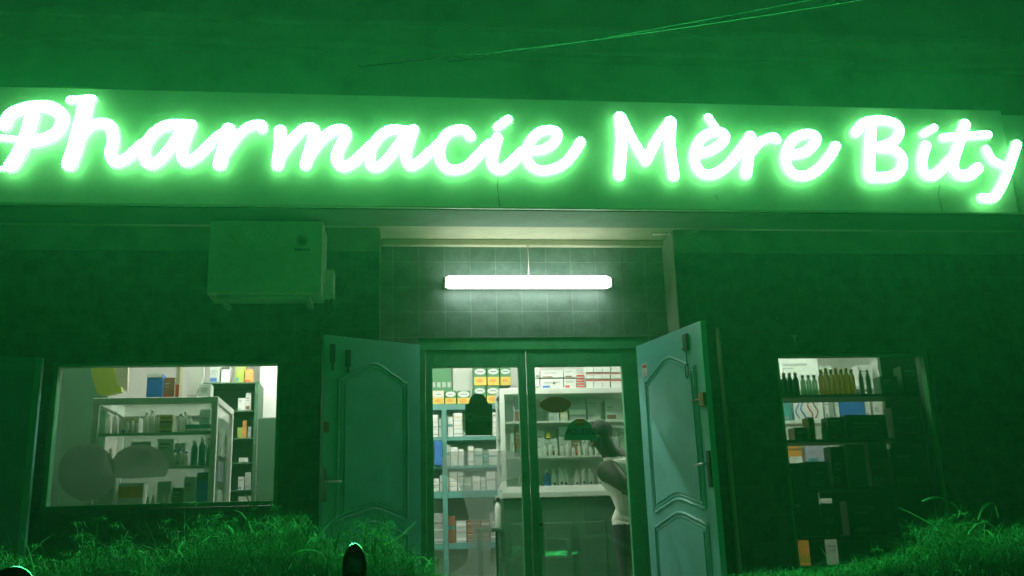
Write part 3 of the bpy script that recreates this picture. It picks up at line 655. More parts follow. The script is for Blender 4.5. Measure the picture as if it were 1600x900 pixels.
# column / white board between
p0, p1 = at(706, 560, YB+.3), at(740, 560, YB+.3)
item_box('carton', p0.x, p1.x, YB+.22, .14, at(720, 628, YB+.2).z-.05, 2.95, 'room_white', 'tall blank white carton behind the milk cereal boxes')
p0, p1 = at(672, 560, YB+.2), at(705, 560, YB+.2)
m = MB().box(p0.x, p1.x, YB+.25, YB+.36, at(690, 612, YB+.2).z, 2.9); m.cur = 1
for k in range(4): m.box(p0.x+.02+.055*k, p0.x+.055+.055*k, YB+.246, YB+.2495, at(690, 604, YB+.2).z, at(690, 596, YB+.2).z)
tag(m.build('carton', ['print_green', 'print_pale']), 'dark green carton with pale lettering at top left behind the glass', 'box')
def fill_shelf(x0, x1, y, z, hmax, cols, label, group, wmin=.05, wmax=.12, name='medicine_box', d=.14, stack=True):
    x = x0; col_ = -1
    while x < x1-.03:
        col_ += 1
        w_ = RND.uniform(wmin, wmax); w_ = min(w_, x1-x)
        c = RND.choice(cols); hh = RND.uniform(.66, .98)*hmax
        if stack and RND.random() < .6:
            n_ = RND.choice((2, 3, 4)); h1 = hh/n_
            for i in range(n_): item_box(name, x, x+w_-.004, y+RND.uniform(0, .012), d, z+i*h1, z+(i+1)*h1-.003, 'print_'+c, CN.get(c, c)+' box, '+('bottom', 'second', 'third', 'fourth')[i]+' in the '+ORD[col_]+' pile '+label, 'box', group, [(.3, .36+RND.random()*.3, RND.choice(('white', 'grey', 'cream')))])
        else: item_box(name, x, x+w_-.004, y, d, z, z+hh, 'print_'+c, 'single '+CN.get(c, c)+' box standing '+ORD[col_]+' '+label, 'box', group, [(.5, .62, RND.choice(('teal', 'cream', 'grey')))])
        x += w_
xa, xb = sx0+.03, sx1_-.05
WH = ('white', 'white', 'white', 'pale', 'cream')
fill_shelf(at(676, 680, YB).x, at(691, 680, YB).x, YB+.03, levels[1]+.042, .26, WH, 'left of the post, second teal shelf', 'boxes left of the post on the teal shelving')
fill_shelf(at(700, 680, YB).x, at(727, 680, YB).x, YB+.03, levels[1]+.042, .27, ('white', 'white', 'cream'), 'left of the green sticker', 'boxes beside the green door sticker')
fill_shelf(at(771, 680, YB).x, at(787, 680, YB).x, YB+.03, levels[1]+.042, .27, WH, 'right of the green sticker', 'boxes right of the green door sticker')
fill_shelf(at(694, 720, YB).x, at(726, 720, YB).x, YB+.03, levels[2]+.032, .23, ('white', 'pale', 'white'), 'at third teal shelf left', 'boxes on the third teal shelf left part')
fill_shelf(at(732, 720, YB).x, at(787, 720, YB).x, YB+.03, levels[2]+.032, .22, ('white', 'pale', 'white', 'teal'), 'at third teal shelf right', 'boxes on the third teal shelf right part')
fill_shelf(at(676, 770, YB).x, at(787, 770, YB).x, YB+.03, levels[3]+.072, .2, ('white', 'pale', 'orange', 'white', 'grey'), 'on the fourth teal shelf', 'boxes on the fourth teal shelf')
fill_shelf(at(676, 850, YB).x, at(787, 850, YB).x, YB+.05, levels[4]+.062, .32, ('pale', 'milk', 'grey', 'brown'), 'on the lowest teal shelf', 'boxes on the lowest teal shelf', .08, .16)
item_box('blue_bag', at(678, 690, YB).x, at(690, 690, YB).x, YB-.06, .05, levels[2]+.032, levels[1]-.01, 'print_blue', 'dark blue bag hanging at the left end of third teal shelf', 'bag')

# --- left window: glazed display cabinet
YD = 7.4
dx0, dx1 = at(146, 620, YD).x, at(341, 620, YD).x; dzt = 1.755; dzb = .948; dyb = 8.15
DC = empty('display_cabinet', ((dx0+dx1)/2, YD, 0)); tag(DC, 'white framed glass display cabinet standing behind the left window', 'cabinet')
f = MB(); t = .045
for x_ in (dx0, dx1-t):
    for y_ in (YD, dyb-t): f.box(x_, x_+t, y_, y_+t, dzb-.05, dzt-.05)
f.box(dx0, dx1, YD, YD+t, dzt-.05, dzt).box(dx0, dx1, dyb-t, dyb, dzt-.05, dzt).box(dx0, dx0+t, YD+t, dyb-t, dzt-.05, dzt).box(dx1-t, dx1, YD+t, dyb-t, dzt-.05, dzt).box(dx0, dx1, YD, dyb, dzb-.09, dzb-.052)
part(f, 'frame', 'show_white', DC, .004)
part(MB().box(dx0+.01, dx1-.01, YD+.02, dyb-.02, .003, dzb-.092), 'base', 'counter_green', DC, .004)
dsh = [at(240, 675, YD).z, at(240, 728, YD).z]
part(MB().box(dx0+t, dx1-t, YD+t, dyb-t, dzt-.01, dzt-.002), 'top_pane', 'show_glass', DC)
for z_ in dsh:
    q = part(MB().box(dx0+t+.002, dx1-.022, YD+.05, YD+.4, z_-.008, z_), 'shelf', 'show_glass', DC)
    q2 = part(MB().box(dx0+t+.002, dx1-.022, YD+.03, YD+.048, z_-.022, z_), 'shelf_trim', 'show_white', DC); q2.parent = q
part(MB().box(dx0+t, dx1-t, YD+.012, YD+.017, dzb-.05, dzt-.052), 'pane', 'show_glass', DC)
part(MB().box(dx1-.02, dx1-.014, YD+t, dyb-t, dzb-.05, dzt-.052), 'pane', 'show_glass', DC)
part(MB().box(dx0+t, dx1-t, dyb-.02, dyb-.012, dzb-.05, dzt-.052), 'back_panel', 'print_pale', DC)
def brow(px0, px1, step, z, h, r, body, cap, label, group, Y=YD+.12):
    x_ = px0; i = 0
    while x_ <= px1:
        p = at(x_, 700, Y); bottle(p.x, Y, z, r, h*(1+.12*math.sin(i*2.3)), body, cap, label+', %s of its row' % ORD[i], group); x_ += step; i += 1
z1 = dsh[0]+.002; z2 = dsh[1]+.002; z3 = dzb-.05+.002
brow(166, 188, 11, z1, .155, .02, 'milky_plastic', 'print_white', 'white syrup bottle at the left of the cabinet top shelf', 'white bottles at cabinet top shelf left')
px_box(190, 218, 652, YD+.1, z1, 'print_white', 'low white box between two bottle groups on the cabinet top shelf')
brow(226, 244, 9, z1, .165, .02, 'milky_plastic', 'print_white', 'white syrup bottle at the middle of the cabinet top shelf', 'white bottles at cabinet top shelf middle')
for k in range(4):
    a = at(249, 660, YD+.1).x; b = at(270, 660, YD+.1).x
    item_box('medicine_box', a, b, YD+.1, .1, z1+k*.035, z1+k*.035+.033, 'print_cream', 'yellow and brown banded flat pack, %s from below on cabinet top shelf' % ORD[k], 'box', 'banded flat packs in the cabinet', [(.15, .6, 'amber' if k % 2 else 'brown')])
brow(279, 296, 8, z1, .15, .018, 'milky_plastic', 'print_white', 'pale bottle right of the banded packs in the cabinet', 'pale bottles right of the banded packs')
px_box(290, 331, 663, YD+.07, z1, 'print_teal', 'long low teal box at right of the cabinet top shelf', d=.05, band=[(.1, .45, 'milk')])
px_box(312, 330, 640, YD+.14, z1, 'print_pale', 'square pale box behind the teal one in the cabinet')
brow(160, 200, 13, z2, .13, .018, 'milky_plastic', 'print_white', 'small white capped bottle on the cabinet middle shelf, left', 'bottles on cabinet middle shelf left')
px_box(205, 236, 690, YD+.12, z2, 'print_milk', 'milky box behind the frosted circles in the cabinet')
px_box(246, 272, 686, YD+.1, z2, 'print_white', 'white box at the middle of the cabinet middle shelf')
px_box(273, 290, 692, YD+.1, z2, 'print_white', 'second white box on cabinet middle shelf, right of the first')
brow(304, 328, 12, z2, .19, .024, 'print_teal', 'print_milk', 'teal bottle at the right end of cabinet middle shelf', 'teal bottles in the cabinet')
px_box(150, 180, 742, YD+.1, z3, 'print_milk', 'milky carton at lower left of the cabinet')
px_box(185, 225, 755, YD+.12, z3, 'print_white', 'white sack-like carton on the cabinet floor', band=[(.55, .9, 'orange')])
px_box(246, 268, 752, YD+.08, z3, 'print_white', 'white cube box with red base on the cabinet floor', band=[(.02, .2, 'red')])
px_box(270, 284, 762, YD+.12, z3, 'print_dkgreen', 'dark green small box on the cabinet floor')
p = at(278, 700, YD+.2); bottle(p.x, YD+.2, z3, .025, .2, 'milky_plastic', 'print_white', 'white cone topped bottle on the cabinet floor')
px_box(288, 304, 745, YD+.12, z3, 'print_pale', 'pale carton left of the blue carton on cabinet floor')
px_box(308, 330, 738, YD+.12, z3, 'print_blue', 'blue carton with dark lid at right of cabinet floor', band=[(.8, .98, 'black')])
brow(236, 268, 8, z3, .13, .014, 'milky_plastic', 'print_white', 'small milky bottle in front on the cabinet floor', 'small milky bottles on the cabinet floor', YD+.04)
brow(274, 300, 9, z2, .12, .015, 'milky_plastic', 'print_blue', 'small milky bottle with blue cap in front on cabinet middle shelf', 'blue capped bottles in the cabinet', YD+.07)
brow(196, 218, 8, z1, .10, .014, 'milky_plastic', 'print_orange', 'small orange capped bottle in front of the low white box', 'orange capped bottles in the cabinet', YD+.065)
# bright things seen through the cabinet's end glass
for i, (ya, yb, c, l) in enumerate(((.0, .2, 'white', 'bright white carton behind the lower end glass of the cabinet'), (.26, .42, 'lilac', 'lilac carton behind the end glass of the cabinet'), (.46, .68, 'white', 'bright white carton behind the upper end glass of cabinet'))):
    item_box('carton', dx1-.16, dx1-.05, YD+.44, .26, z3+ya, z3+yb, 'print_'+c, l)
# things standing on the cabinet
zt1 = dzt+.002
def leaning(name, pts, Y, th, m_, label, cat):
    poly = [(at(x, y, Y).x, at(x, y, Y).z) for x, y in pts]
    o = MB().prism(poly, lambda u, v, d: (u, Y+d, v), 0, th).build(name, m_); tag(o, label, cat); return o
leaning('paper_bag', [(136, 545), (178, 548), (190, 612), (165, 618), (152, 615), (144, 590)], YD+.2, .06, 'print_lime', 'yellow green paper bag slumped on the left of the cabinet', 'bag')
leaning('paper_bag', [(173, 545), (201, 545), (199, 612), (183, 600)], YD+.12, .03, 'print_cream', 'beige paper bag right of the yellow green one', 'bag')
px_box(230, 255, 584, YD+.2, zt1, 'print_blue', 'blue box with a white lid on top of the cabinet', band=[(.86, .99, 'white')])
px_box(256, 274, 590, YD+.25, zt1, 'print_brown', 'brown folder box next to the blue box on the cabinet')
px_box(276, 283, 566, YD+.15, zt1, 'print_cream', 'tall narrow cream and red box on top of the cabinet', band=[(.0, .4, 'red')])
leaning('bag', [(286, 548), (318, 560), (318, 588), (306, 618), (292, 618), (300, 590), (288, 570)], YD+.3, .05, 'print_white', 'crumpled white bag on the right of the cabinet', 'bag')
px_box(311, 330, 600, YD+.25, zt1, 'print_milk', 'milky green small box at the cabinet top right corner')
# shelving further back on the right
YG = 9.0
gx0, gx1 = at(318, 600, YG).x, at(399, 600, YG).x
GS = empty('green_shelving', ((gx0+gx1)/2, YG, 0)); tag(GS, 'dark green narrow shelving between cabinet and white wall, left window', 'shelving')
gz = [at(390, y_, YG).z for y_ in (597, 641, 684, 722, 765, 810)]
for z_ in gz: part(MB().box(gx0, gx1, YG, YG+.35, z_-.012, z_), 'shelf', 'shelf_green', GS)
part(MB().box(gx1, gx1+.03, YG-.01, YG+.36, .003, gz[0]+.001), 'side', 'shelf_green', GS)
part(MB().box(gx0, gx1-.001, YG+.351, YG+.36, .003, gz[0]+.001), 'back_panel', 'shelf_green', GS)
part(MB().box(gx0, gx1, YG+.01, YG+.34, .003, gz[5]-.014), 'base', 'shelf_green', GS)
def gb(px0, px1, yt, lev, c, l, band=None): px_box(px0, px1, yt, YG+.04, gz[lev]+.001, 'print_'+c, l, band=band)
gb(368, 382, 569, 0, 'lime', 'bright yellow green tub box on top of the green shelving'); gb(383, 394, 577, 0, 'orange', 'orange box next to the yellow green one on shelving')
gb(346, 360, 572, 0, 'white', 'white box with dark top on the green shelving', [(.8, .95, 'black')]); gb(328, 344, 570, 0, 'pale', 'pale carton at left on top of the green shelving')
gb(372, 384, 622, 1, 'white', 'white box on the first level of the green shelving'); gb(384, 393, 614, 1, 'white', 'taller white box on the first level of the green shelving')
gb(371, 379, 668, 2, 'lime', 'lime green box on the second level of green shelving'); gb(379, 386, 657, 2, 'orange', 'narrow orange box on the second level of green shelving'); gb(387, 393, 667, 2, 'pale', 'pale blue box on the second level of green shelving')
gb(373, 388, 715, 3, 'white', 'white box on the third level of green shelving'); gb(372, 382, 745, 4, 'white', 'white box on the fourth level of green shelving'); gb(383, 393, 738, 4, 'pale', 'tall pale box on the fourth level of the green shelving')
gb(372, 393, 775, 5, 'pale', 'pale carton on the lowest level of the green shelving')
# steel tray near
p = at(380, 787, 7.9)
# stands on a low dark chest
ch = MB().box(at(402, 700, 8.6).x, at(450, 700, 8.6).x, 8.6, 9.0, .003, at(415, 652, 8.6).z); o = ch.build('tall_chest', 'counter_green', None, .01); tag(o, 'dark green chest against the white wall in the left window', 'chest')
# white side wall seen through the left window + partition
pw = at(404, 565, 9.45); o = MB().box(pw.x, pw.x+1.0, 9.6, 9.66, .003, 2.99).build('partition_wall', 'room_white'); tag(o, 'plain white partition wall at the right of the left window view', 'wall')
p0, p1 = at(103, 560, 8.9), at(143, 560, 8.9)
o = MB().box(p0.x, p1.x+.25, 8.6, 8.64, .003, 2.9).build('cupboard', 'shelf_green', None, .01); tag(o, 'grey green cupboard back standing left of the display cabinet', 'cupboard')

# --- right window: display racks, dark in front of the lit room
YW = 7.2
RW = empty('window_rack', ((XR0+XR1)/2, YW, ZR0)); tag(RW, 'dark shelf rack with bottles and boxes filling the right window', 'shelving')
rz = [at(1300, y_, YW-.06).z for y_ in (616, 686, 762, 838)]
for z_ in rz:
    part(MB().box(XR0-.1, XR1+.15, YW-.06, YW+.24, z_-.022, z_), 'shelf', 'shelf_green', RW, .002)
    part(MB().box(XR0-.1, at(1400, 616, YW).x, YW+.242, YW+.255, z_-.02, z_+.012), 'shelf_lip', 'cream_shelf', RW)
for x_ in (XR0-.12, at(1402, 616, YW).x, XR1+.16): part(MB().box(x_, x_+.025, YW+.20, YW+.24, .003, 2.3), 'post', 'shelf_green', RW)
part(MB().box(at(1405, 616, YW).x, XR1+.5, YW+.262, YW+.27, .003, 2.3), 'back_panel', 'shelf_green', RW)  # dark sheet added to keep this side of the window dark
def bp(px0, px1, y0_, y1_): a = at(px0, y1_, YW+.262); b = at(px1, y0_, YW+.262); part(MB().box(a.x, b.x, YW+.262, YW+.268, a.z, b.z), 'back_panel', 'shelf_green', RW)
bp(1190, 1243, 842, 960); bp(1276, 1288, 843, 960); bp(1321, 1404, 764, 960); bp(1244, 1404, 892, 960); bp(1281, 1320.5, 764, 779)  # dark sheets added where the gaps of the rack stay unlit
def rb(x_, lev, h, r, c, cap, l, g_): p = at(x_, 600, YW+.05); bottle(p.x, YW+.05, rz[lev]+.001, r, h, c, cap, l, g_)
for i, x_ in enumerate(range(1217, 1250, 9)): rb(x_, 0, .19, .023, 'print_dkgreen', 'print_pink' if x_ < 1236 else 'print_grey', 'dark green bottle, %s from left on the top window shelf' % ORD[i], 'dark green bottles in the right window')
for i, x_ in enumerate(range(1255, 1276, 9)): rb(x_, 0, .17, .022, 'green_glass', 'print_green', 'clear green bottle, %s of three between dark and amber ones' % ORD[i], 'green bottles in the right window')
for i, x_ in enumerate(range(1284, 1336, 8)): rb(x_, 0, .215+.01*(i % 2), .024, 'amber_glass', 'print_yellow', 'amber oil bottle, %s of the amber row on the top window shelf' % ORD[i], 'amber bottles in the right window')
for i, x_ in enumerate((1346, 1357)): rb(x_, 0, .21, .02, 'print_pale', 'print_white', 'pale tall bottle, %s of the two right of the amber row' % ORD[i], 'pale tall bottles in the right window')
def wb(px0, px1, yt, lev, c, l, Y=YW+.02, band=None): px_box(px0, px1, yt, Y, rz[lev]+.001, 'print_'+c, l, band=band)
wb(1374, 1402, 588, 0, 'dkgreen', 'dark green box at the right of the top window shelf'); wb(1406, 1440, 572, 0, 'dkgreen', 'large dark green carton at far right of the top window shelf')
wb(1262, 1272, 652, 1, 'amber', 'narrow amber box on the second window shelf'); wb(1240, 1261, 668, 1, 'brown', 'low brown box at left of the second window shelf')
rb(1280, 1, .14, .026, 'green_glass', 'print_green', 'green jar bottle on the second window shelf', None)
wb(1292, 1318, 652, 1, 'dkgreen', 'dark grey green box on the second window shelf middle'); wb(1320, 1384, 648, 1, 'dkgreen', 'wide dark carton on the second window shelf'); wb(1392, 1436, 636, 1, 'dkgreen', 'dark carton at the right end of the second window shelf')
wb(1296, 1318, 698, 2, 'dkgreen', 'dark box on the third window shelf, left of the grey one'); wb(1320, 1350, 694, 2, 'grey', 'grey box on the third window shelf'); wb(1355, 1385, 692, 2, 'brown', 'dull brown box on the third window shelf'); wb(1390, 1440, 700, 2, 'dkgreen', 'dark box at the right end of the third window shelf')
wb(1212, 1278, 767, 3, 'dkgreen', 'dark box at left of the fourth window shelf'); wb(1282, 1308, 787, 3, 'dkgreen', 'small dark box in front of the grey carton'); wb(1216, 1256, 724, 2, 'dkgreen', 'low dark box at left of the third window shelf'); wb(1257, 1294, 721, 2, 'dkgreen', 'low dark box beside the tall one on the third window shelf'); wb(1322, 1380, 782, 3, 'dkgreen', 'dark box at the middle of the fourth window shelf')  # dark boxes added to close these rows off from the lit room
# bright things deeper in the shop behind that rack
YX = 8.9
def far(px0, px1, yt, yb, c, l, band=None, Y=YX, cat='box'):
    a = at(px0, yb, Y); b = at(px1, yt, Y); o = item_box('carton', a.x, b.x, Y, .15, a.z, b.z, 'print_'+c, l, cat, None, band); return o
XS = empty('far_shelving', (at(1300, 600, YX).x, YX+.2, 0)); tag(XS, 'pale shelving deeper in the shop behind the right window rack', 'shelving')
fa, fb = at(1195, 600, YX).x, at(1430, 600, YX).x
for y_ in (604, 656, 722, 808, 893): zz = at(1300, y_, YX).z; part(MB().box(fa, fb, YX-.01, YX+.25, zz-.03, zz), 'shelf', 'show_white', XS)
for x_ in (fa, fb): part(MB().box(x_-.02, x_, YX-.01, YX+.25, .003, 2.4), 'post', 'show_white', XS)
def onf(px0, px1, yt, lev_y, c, l, band=None):
    a = at(px0, yt, YX); b = at(px1, yt, YX); item_box('carton', a.x, b.x, YX+.01, .15, at(1300, lev_y, YX).z+.001, (a.z+b.z)/2, 'print_'+c, l, 'box', None, band)
onf(1212, 1278, 560, 604, 'white', 'long white carton seen above the dark bottles'); onf(1280, 1300, 572, 604, 'milk', 'milky carton behind the amber bottles'); onf(1370, 1398, 562, 604, 'white', 'white carton with black marks at upper right of rack', [(.62, .8, 'black'), (.05, .4, 'cream')])
onf(1340, 1362, 570, 604, 'white', 'white upright carton behind the pale tall bottles')
def curls(px0, px1, yt, lev_y):
    a = at(px0, yt, YX); b = at(px1, yt, YX); z0 = at(1300, lev_y, YX).z+.001; z1 = (a.z+b.z)/2
    mb = MB().box(a.x, b.x, YX+.01, YX+.16, z0, z1); W_ = b.x-a.x; H_ = z1-z0
    for i, (u0, c) in enumerate(((.12, 1), (.3, 1), (.55, 2), (.75, 3))):
        mb.cur = c; mb.tube([(a.x+W_*(u0+.07*math.sin(t*7+i)), YX+.007, z1-H_*(.06+.85*t)) for t in [k/16 for k in range(17)]], .006, 5)
    tag(mb.build('carton', ['print_white', 'print_blue', 'print_red', 'print_brown']), 'white carton with blue and red swirls behind second shelf', 'box')
curls(1239, 1284, 619, 656)
onf(1287, 1293, 614, 656, 'white', 'narrow white carton right of the swirled one'); onf(1303, 1309, 614, 656, 'white', 'narrow white carton left of the blue panel'); onf(1310, 1349, 612, 656, 'blue', 'blue panel carton glowing behind the second window shelf', [(.9, .99, 'navy')]); onf(1350, 1358, 612, 656, 'white', 'narrow white carton right of the blue panel')
onf(1364, 1378, 626, 656, 'white', 'small white carton right of the blue panel group'); onf(1380, 1400, 620, 656, 'cream', 'cream carton at the right behind the second window shelf', [(.7, .95, 'orange')]); onf(1294, 1302, 622, 656, 'grey', 'grey carton between two white ones behind second shelf')
onf(1216, 1236, 622, 656, 'teal', 'teal carton at far left behind the second window shelf')
onf(1230, 1252, 690, 722, 'orange', 'orange and white carton behind the third window shelf, left', [(.0, .3, 'white'), (.6, .68, 'brown')]); onf(1258, 1292, 697, 722, 'lilac', 'pale lilac pack behind the third window shelf'); onf(1295, 1300, 690, 722, 'white', 'thin white board behind the third window shelf')
onf(1244, 1274, 843, 893, 'orange', 'orange patterned carton low in the right window', [(.0, .18, 'white'), (.3, .5, 'amber')]); onf(1288, 1320, 842, 893, 'pale', 'greyish carton low in the right window right of orange')
onf(1282, 1318, 778, 808, 'grey', 'grey carton behind the fourth window shelf', [(.75, .98, 'white')])

# ---- room lights
def room_lamp(x, y, L):
    e = empty('ceiling_tube_lamp', (x, y, 2.98)); tag(e, None, 'lamp', 'tube lamps on the shop ceiling')
    part(MB().box(x-L/2, x+L/2, y-.04, y+.04, 2.96, 2.999), 'tray', 'plastic_white', e)
    part(MB().tube([(x-L/2+.02, y, 2.935), (x+L/2-.02, y, 2.935)], .018, 10), 'tube', 'room_tube', e); return e
room_lamp(.9, 8.0, 1.2)['label'] = 'ceiling tube lamp inside, behind the glass doors'
room_lamp(3.6, 8.2, 1.2)['label'] = 'ceiling tube lamp inside, behind the right window'
room_lamp(-.9, 8.7, 1.0)['label'] = 'ceiling tube lamp inside, right of the display cabinet'
room_lamp(-1.55, 7.47, .7)['label'] = 'added ceiling tube lamp, unseen, close behind the left window'  # added out of sight to light the display cabinet

# ================================================================== THINGS ON THE DOOR GLASS
YP = YR+.038
def blob(poly_px, Y, th, mat_, name, label, cat):
    poly = [(at(x, y, Y).x, at(x, y, Y).z) for x, y in poly_px]
    o = MB().prism(poly, lambda u, v, d: (u, Y+d, v), -th, 0).build(name, mat_); tag(o, label, cat); return o
def arc(cx, cy, rx, ry, a0, a1, n=16): return [(cx+rx*math.cos(math.radians(a0+(a1-a0)*i/n)), cy-ry*math.sin(math.radians(a0+(a1-a0)*i/n))) for i in range(n+1)]
mat('sticker_green', (.02, .12, .035), .5, var=.1); mat('sticker_text', (.04, .2, .06), .5, var=.1); mat('sticker_mid', (.04, .30, .13), .5, var=.1)
o = blob([(727, 680), (727, 632), (732, 631)]+arc(747, 629, 14, 14, 170, 10)+[(763, 631), (769, 632), (769, 680)], YP, .002, 'sticker_green', 'door_sticker', 'dark green brand sticker with round top on the left door glass', 'sticker')
c_ = at(748, 652, YP-.003); m = add_text(MB(), 'Qivcol', .085, lambda v: (c_.x+v.x*.85, YP-.0035-v.z, c_.z+v.y), extrude=.0006, bold=.002)
q = m.build('lettering', 'sticker_text'); q.parent = o
o = blob([(881, 688), (883, 676)]+arc(906, 676, 21, 21, 165, 15)+[(931, 676), (934, 688)], YP, .002, 'sticker_mid', 'door_notice', 'green arched notice reading POUSSEZ on the right door glass', 'notice')
c_ = at(908, 675, YP); m = add_text(MB(), 'POUSSEZ', .06, lambda v: (c_.x+v.x*.92, YP-.0035-v.z, c_.z+v.y), extrude=.0006, shear=.2, bold=.0015); q = m.build('lettering', 'print_navy'); q.parent = o
c_ = at(906, 662, YP); m = MB()
for k in range(3):
    m.cur = k; m.box(c_.x-.035, c_.x+.035, YP-.004, YP-.0025, c_.z+.022-k*.017, c_.z+.036-k*.017)
q = m.build('small_emblem', ['print_red', 'print_amber', 'print_brown']); q.parent = o
# oval hanging plaque
c_ = at(868, 632, YP-.03)
e = empty('hanging_plaque', tuple(c_)); tag(e, 'dark oval plaque hung by strings from a hook on the right door', 'plaque')
Rx = Matrix.Rotation(math.pi/2, 4, 'X')
part(MB().lathe([(.118, 0), (.122, .005), (.118, .012)], (c_.x, c_.y+.006, c_.z), 32, Rx, 1, .5), 'board', 'print_brown', e)
hk_ = at(867, 597, YP-.03)
part(MB().tube([(c_.x-.07, c_.y, c_.z+.045), (hk_.x, c_.y, hk_.z), (c_.x+.07, c_.y, c_.z+.045)], .0018, 5), 'string', 'steel', e)
part(MB().lathe([(.012, 0), (.012, .006), (.004, .016), (.004, .03)], (hk_.x, YP, hk_.z), 12, Rx), 'hook', 'show_white', e)
# frosted decals (cup shape, and the two round lobes in the left window)
o = blob([(700, 706), (760, 703), (812, 706), (822, 722), (812, 745), (785, 752), (772, 775), (768, 830), (765, 900), (700, 900), (728, 880), (738, 830), (728, 790), (716, 752), (694, 742), (690, 720)], YP-.003, .001, 'faint_frost', 'frosted_decal', 'frosted cup shaped decal on the left door glass', 'decal')
YPL = YF+.047
o = blob(arc(136, 738, 46, 45, 20, 340, 24), YPL, .001, 'frosted', 'frosted_decal', 'larger frosted round decal at left of the left window', 'decal')
o = blob(arc(219, 728, 45, 33, -30, 215, 24)+[(200, 748)], YPL-.002, .001, 'frosted', 'frosted_decal', 'smaller frosted round decal overlapping the larger in left window', 'decal')

# ================================================================== PERSON behind the right glass
def skin_body(name, verts, edges, rad, mats, root=0, sub_=3):
    me = bpy.data.meshes.new(name); me.from_pydata([tuple(v) for v in verts], edges, []); o = bpy.data.objects.new(name, me); COL.objects.link(o)
    o.modifiers.new('skin', 'SKIN'); s_ = o.modifiers.new('sub', 'SUBSURF'); s_.levels = s_.render_levels = sub_
    lay = me.skin_vertices[0].data if me.skin_vertices else None
    if lay is None:
        import bmesh
        bm = bmesh.new(); bm.from_mesh(me); bm.verts.layers.skin.verify(); bm.to_mesh(me); bm.free(); lay = me.skin_vertices[0].data
    for i, r in enumerate(rad): lay[i].radius = r if isinstance(r, tuple) else (r, r)
    lay[root].use_root = True
    dg = bpy.context.evaluated_depsgraph_get(); dg.update()
    m2 = bpy.data.meshes.new_from_object(o.evaluated_get(dg)); bpy.data.objects.remove(o)
    for m_ in mats: m2.materials.append(MATS[m_])
    m2.polygons.foreach_set('use_smooth', [True]*len(m2.polygons))
    o = bpy.data.objects.new(name, m2); COL.objects.link(o); return o
YQ = 7.95
def Q(x, y, dY=0):
    v = at(x, y, YQ+dY); return v
hip = Vector((Q(982, 830).x, YQ+.02, .86))
V = [hip, Q(982, 800), Q(978, 768), Q(976, 742), Q(968, 722), Q(955, 709, -.02), Q(947, 698, -.03), Q(939, 684, -.04), Q(935, 673, -.04)]
V += [Q(951, 736, -.12), Q(968, 752, -.19), Q(990, 772, -.2), Q(1010, 752, -.26), Q(1018, 735, -.3)]      # near arm 9..13
V += [Q(995, 730, .16), Q(1010, 760, .2), Q(1015, 790, .1), Q(1030, 770, 0)]       # far arm 14..17
hz = hip.z
V += [hip+Vector((-.07, -.07, -.1)), hip+Vector((-.06, -.08, -.44)), hip+Vector((-.04, -.06, -.80)), hip+Vector((-.12, -.1, -.83)),
      hip+Vector((.09, .07, -.1)), hip+Vector((.12, .08, -.44)), hip+Vector((.13, .12, -.80)), hip+Vector((.05, .10, -.83))]
E_ = [(0,1),(1,2),(2,3),(3,4),(4,5),(5,6),(6,7),(7,8),(3,9),(9,10),(10,11),(11,12),(12,13),(3,14),(14,15),(15,16),(16,17),(0,18),(18,19),(19,20),(20,21),(0,22),(22,23),(23,24),(24,25)]
Rd = [(.14,.12),(.135,.115),(.15,.125),(.19,.15),(.15,.12),(.088,.085),(.08,.08),(.088,.10),(.07,.08),(.108,.10),(.07,.066),(.045,.045),(.038,.036),(.03,.03),(.07,.07),(.055,.055),(.045,.045),(.035,.035),
      .085,.06,.045,.04,.085,.06,.045,.04]
PS = skin_body('person', V, E_, Rd, ['skin', 'vest', 'trousers', 'vest_print'])
tag(PS, 'person in pale sleeveless vest and dark trousers leaning behind the right glass door', 'person')
sh = V[9]
for p in PS.data.polygons:
    c = p.center
    arm = (c-V[9]).length < .1 and c.y < YQ-.085 or any((c-(V[i]*(1-t)+V[i+1]*t)).length < .085 for i in (9, 10, 11, 12) for t in (0, .25, .5, .75, 1)) and c.y < YQ-.11
    farm = any((c-(V[i]*(1-t)+V[i+1]*t)).length < .085 for i in (14, 15, 16) for t in (0, .5, 1)) and c.y > YQ+.13
    if c.z < .735: p.material_index = 2
    elif arm or farm: p.material_index = 0
    elif c.z < V[4].z+.035 and c.x > V[5].x-.13: p.material_index = 1
    if p.material_index == 1 and abs(c.x-(V[3].x+.04)) < .02 and c.y < YQ: p.material_index = 3
def ch_lathe(name, prof, c, mats, n=18, sx=1, sy=1, M=None):
    q = MB().lathe(prof, c, n, M, sx, sy).build(name, mats); q.parent = PS; return q
hc = (V[7]+V[8])/2
q = MB().lathe([(.002, .108), (.05, .098), (.082, .068), (.097, .03), (.099, .0), (.09, -.035), (.06, -.06)], hc+Vector((.012, .012, .012)), 18, Matrix.Rotation(.35, 4, 'Y')).build('hair', 'hair'); q.parent = PS
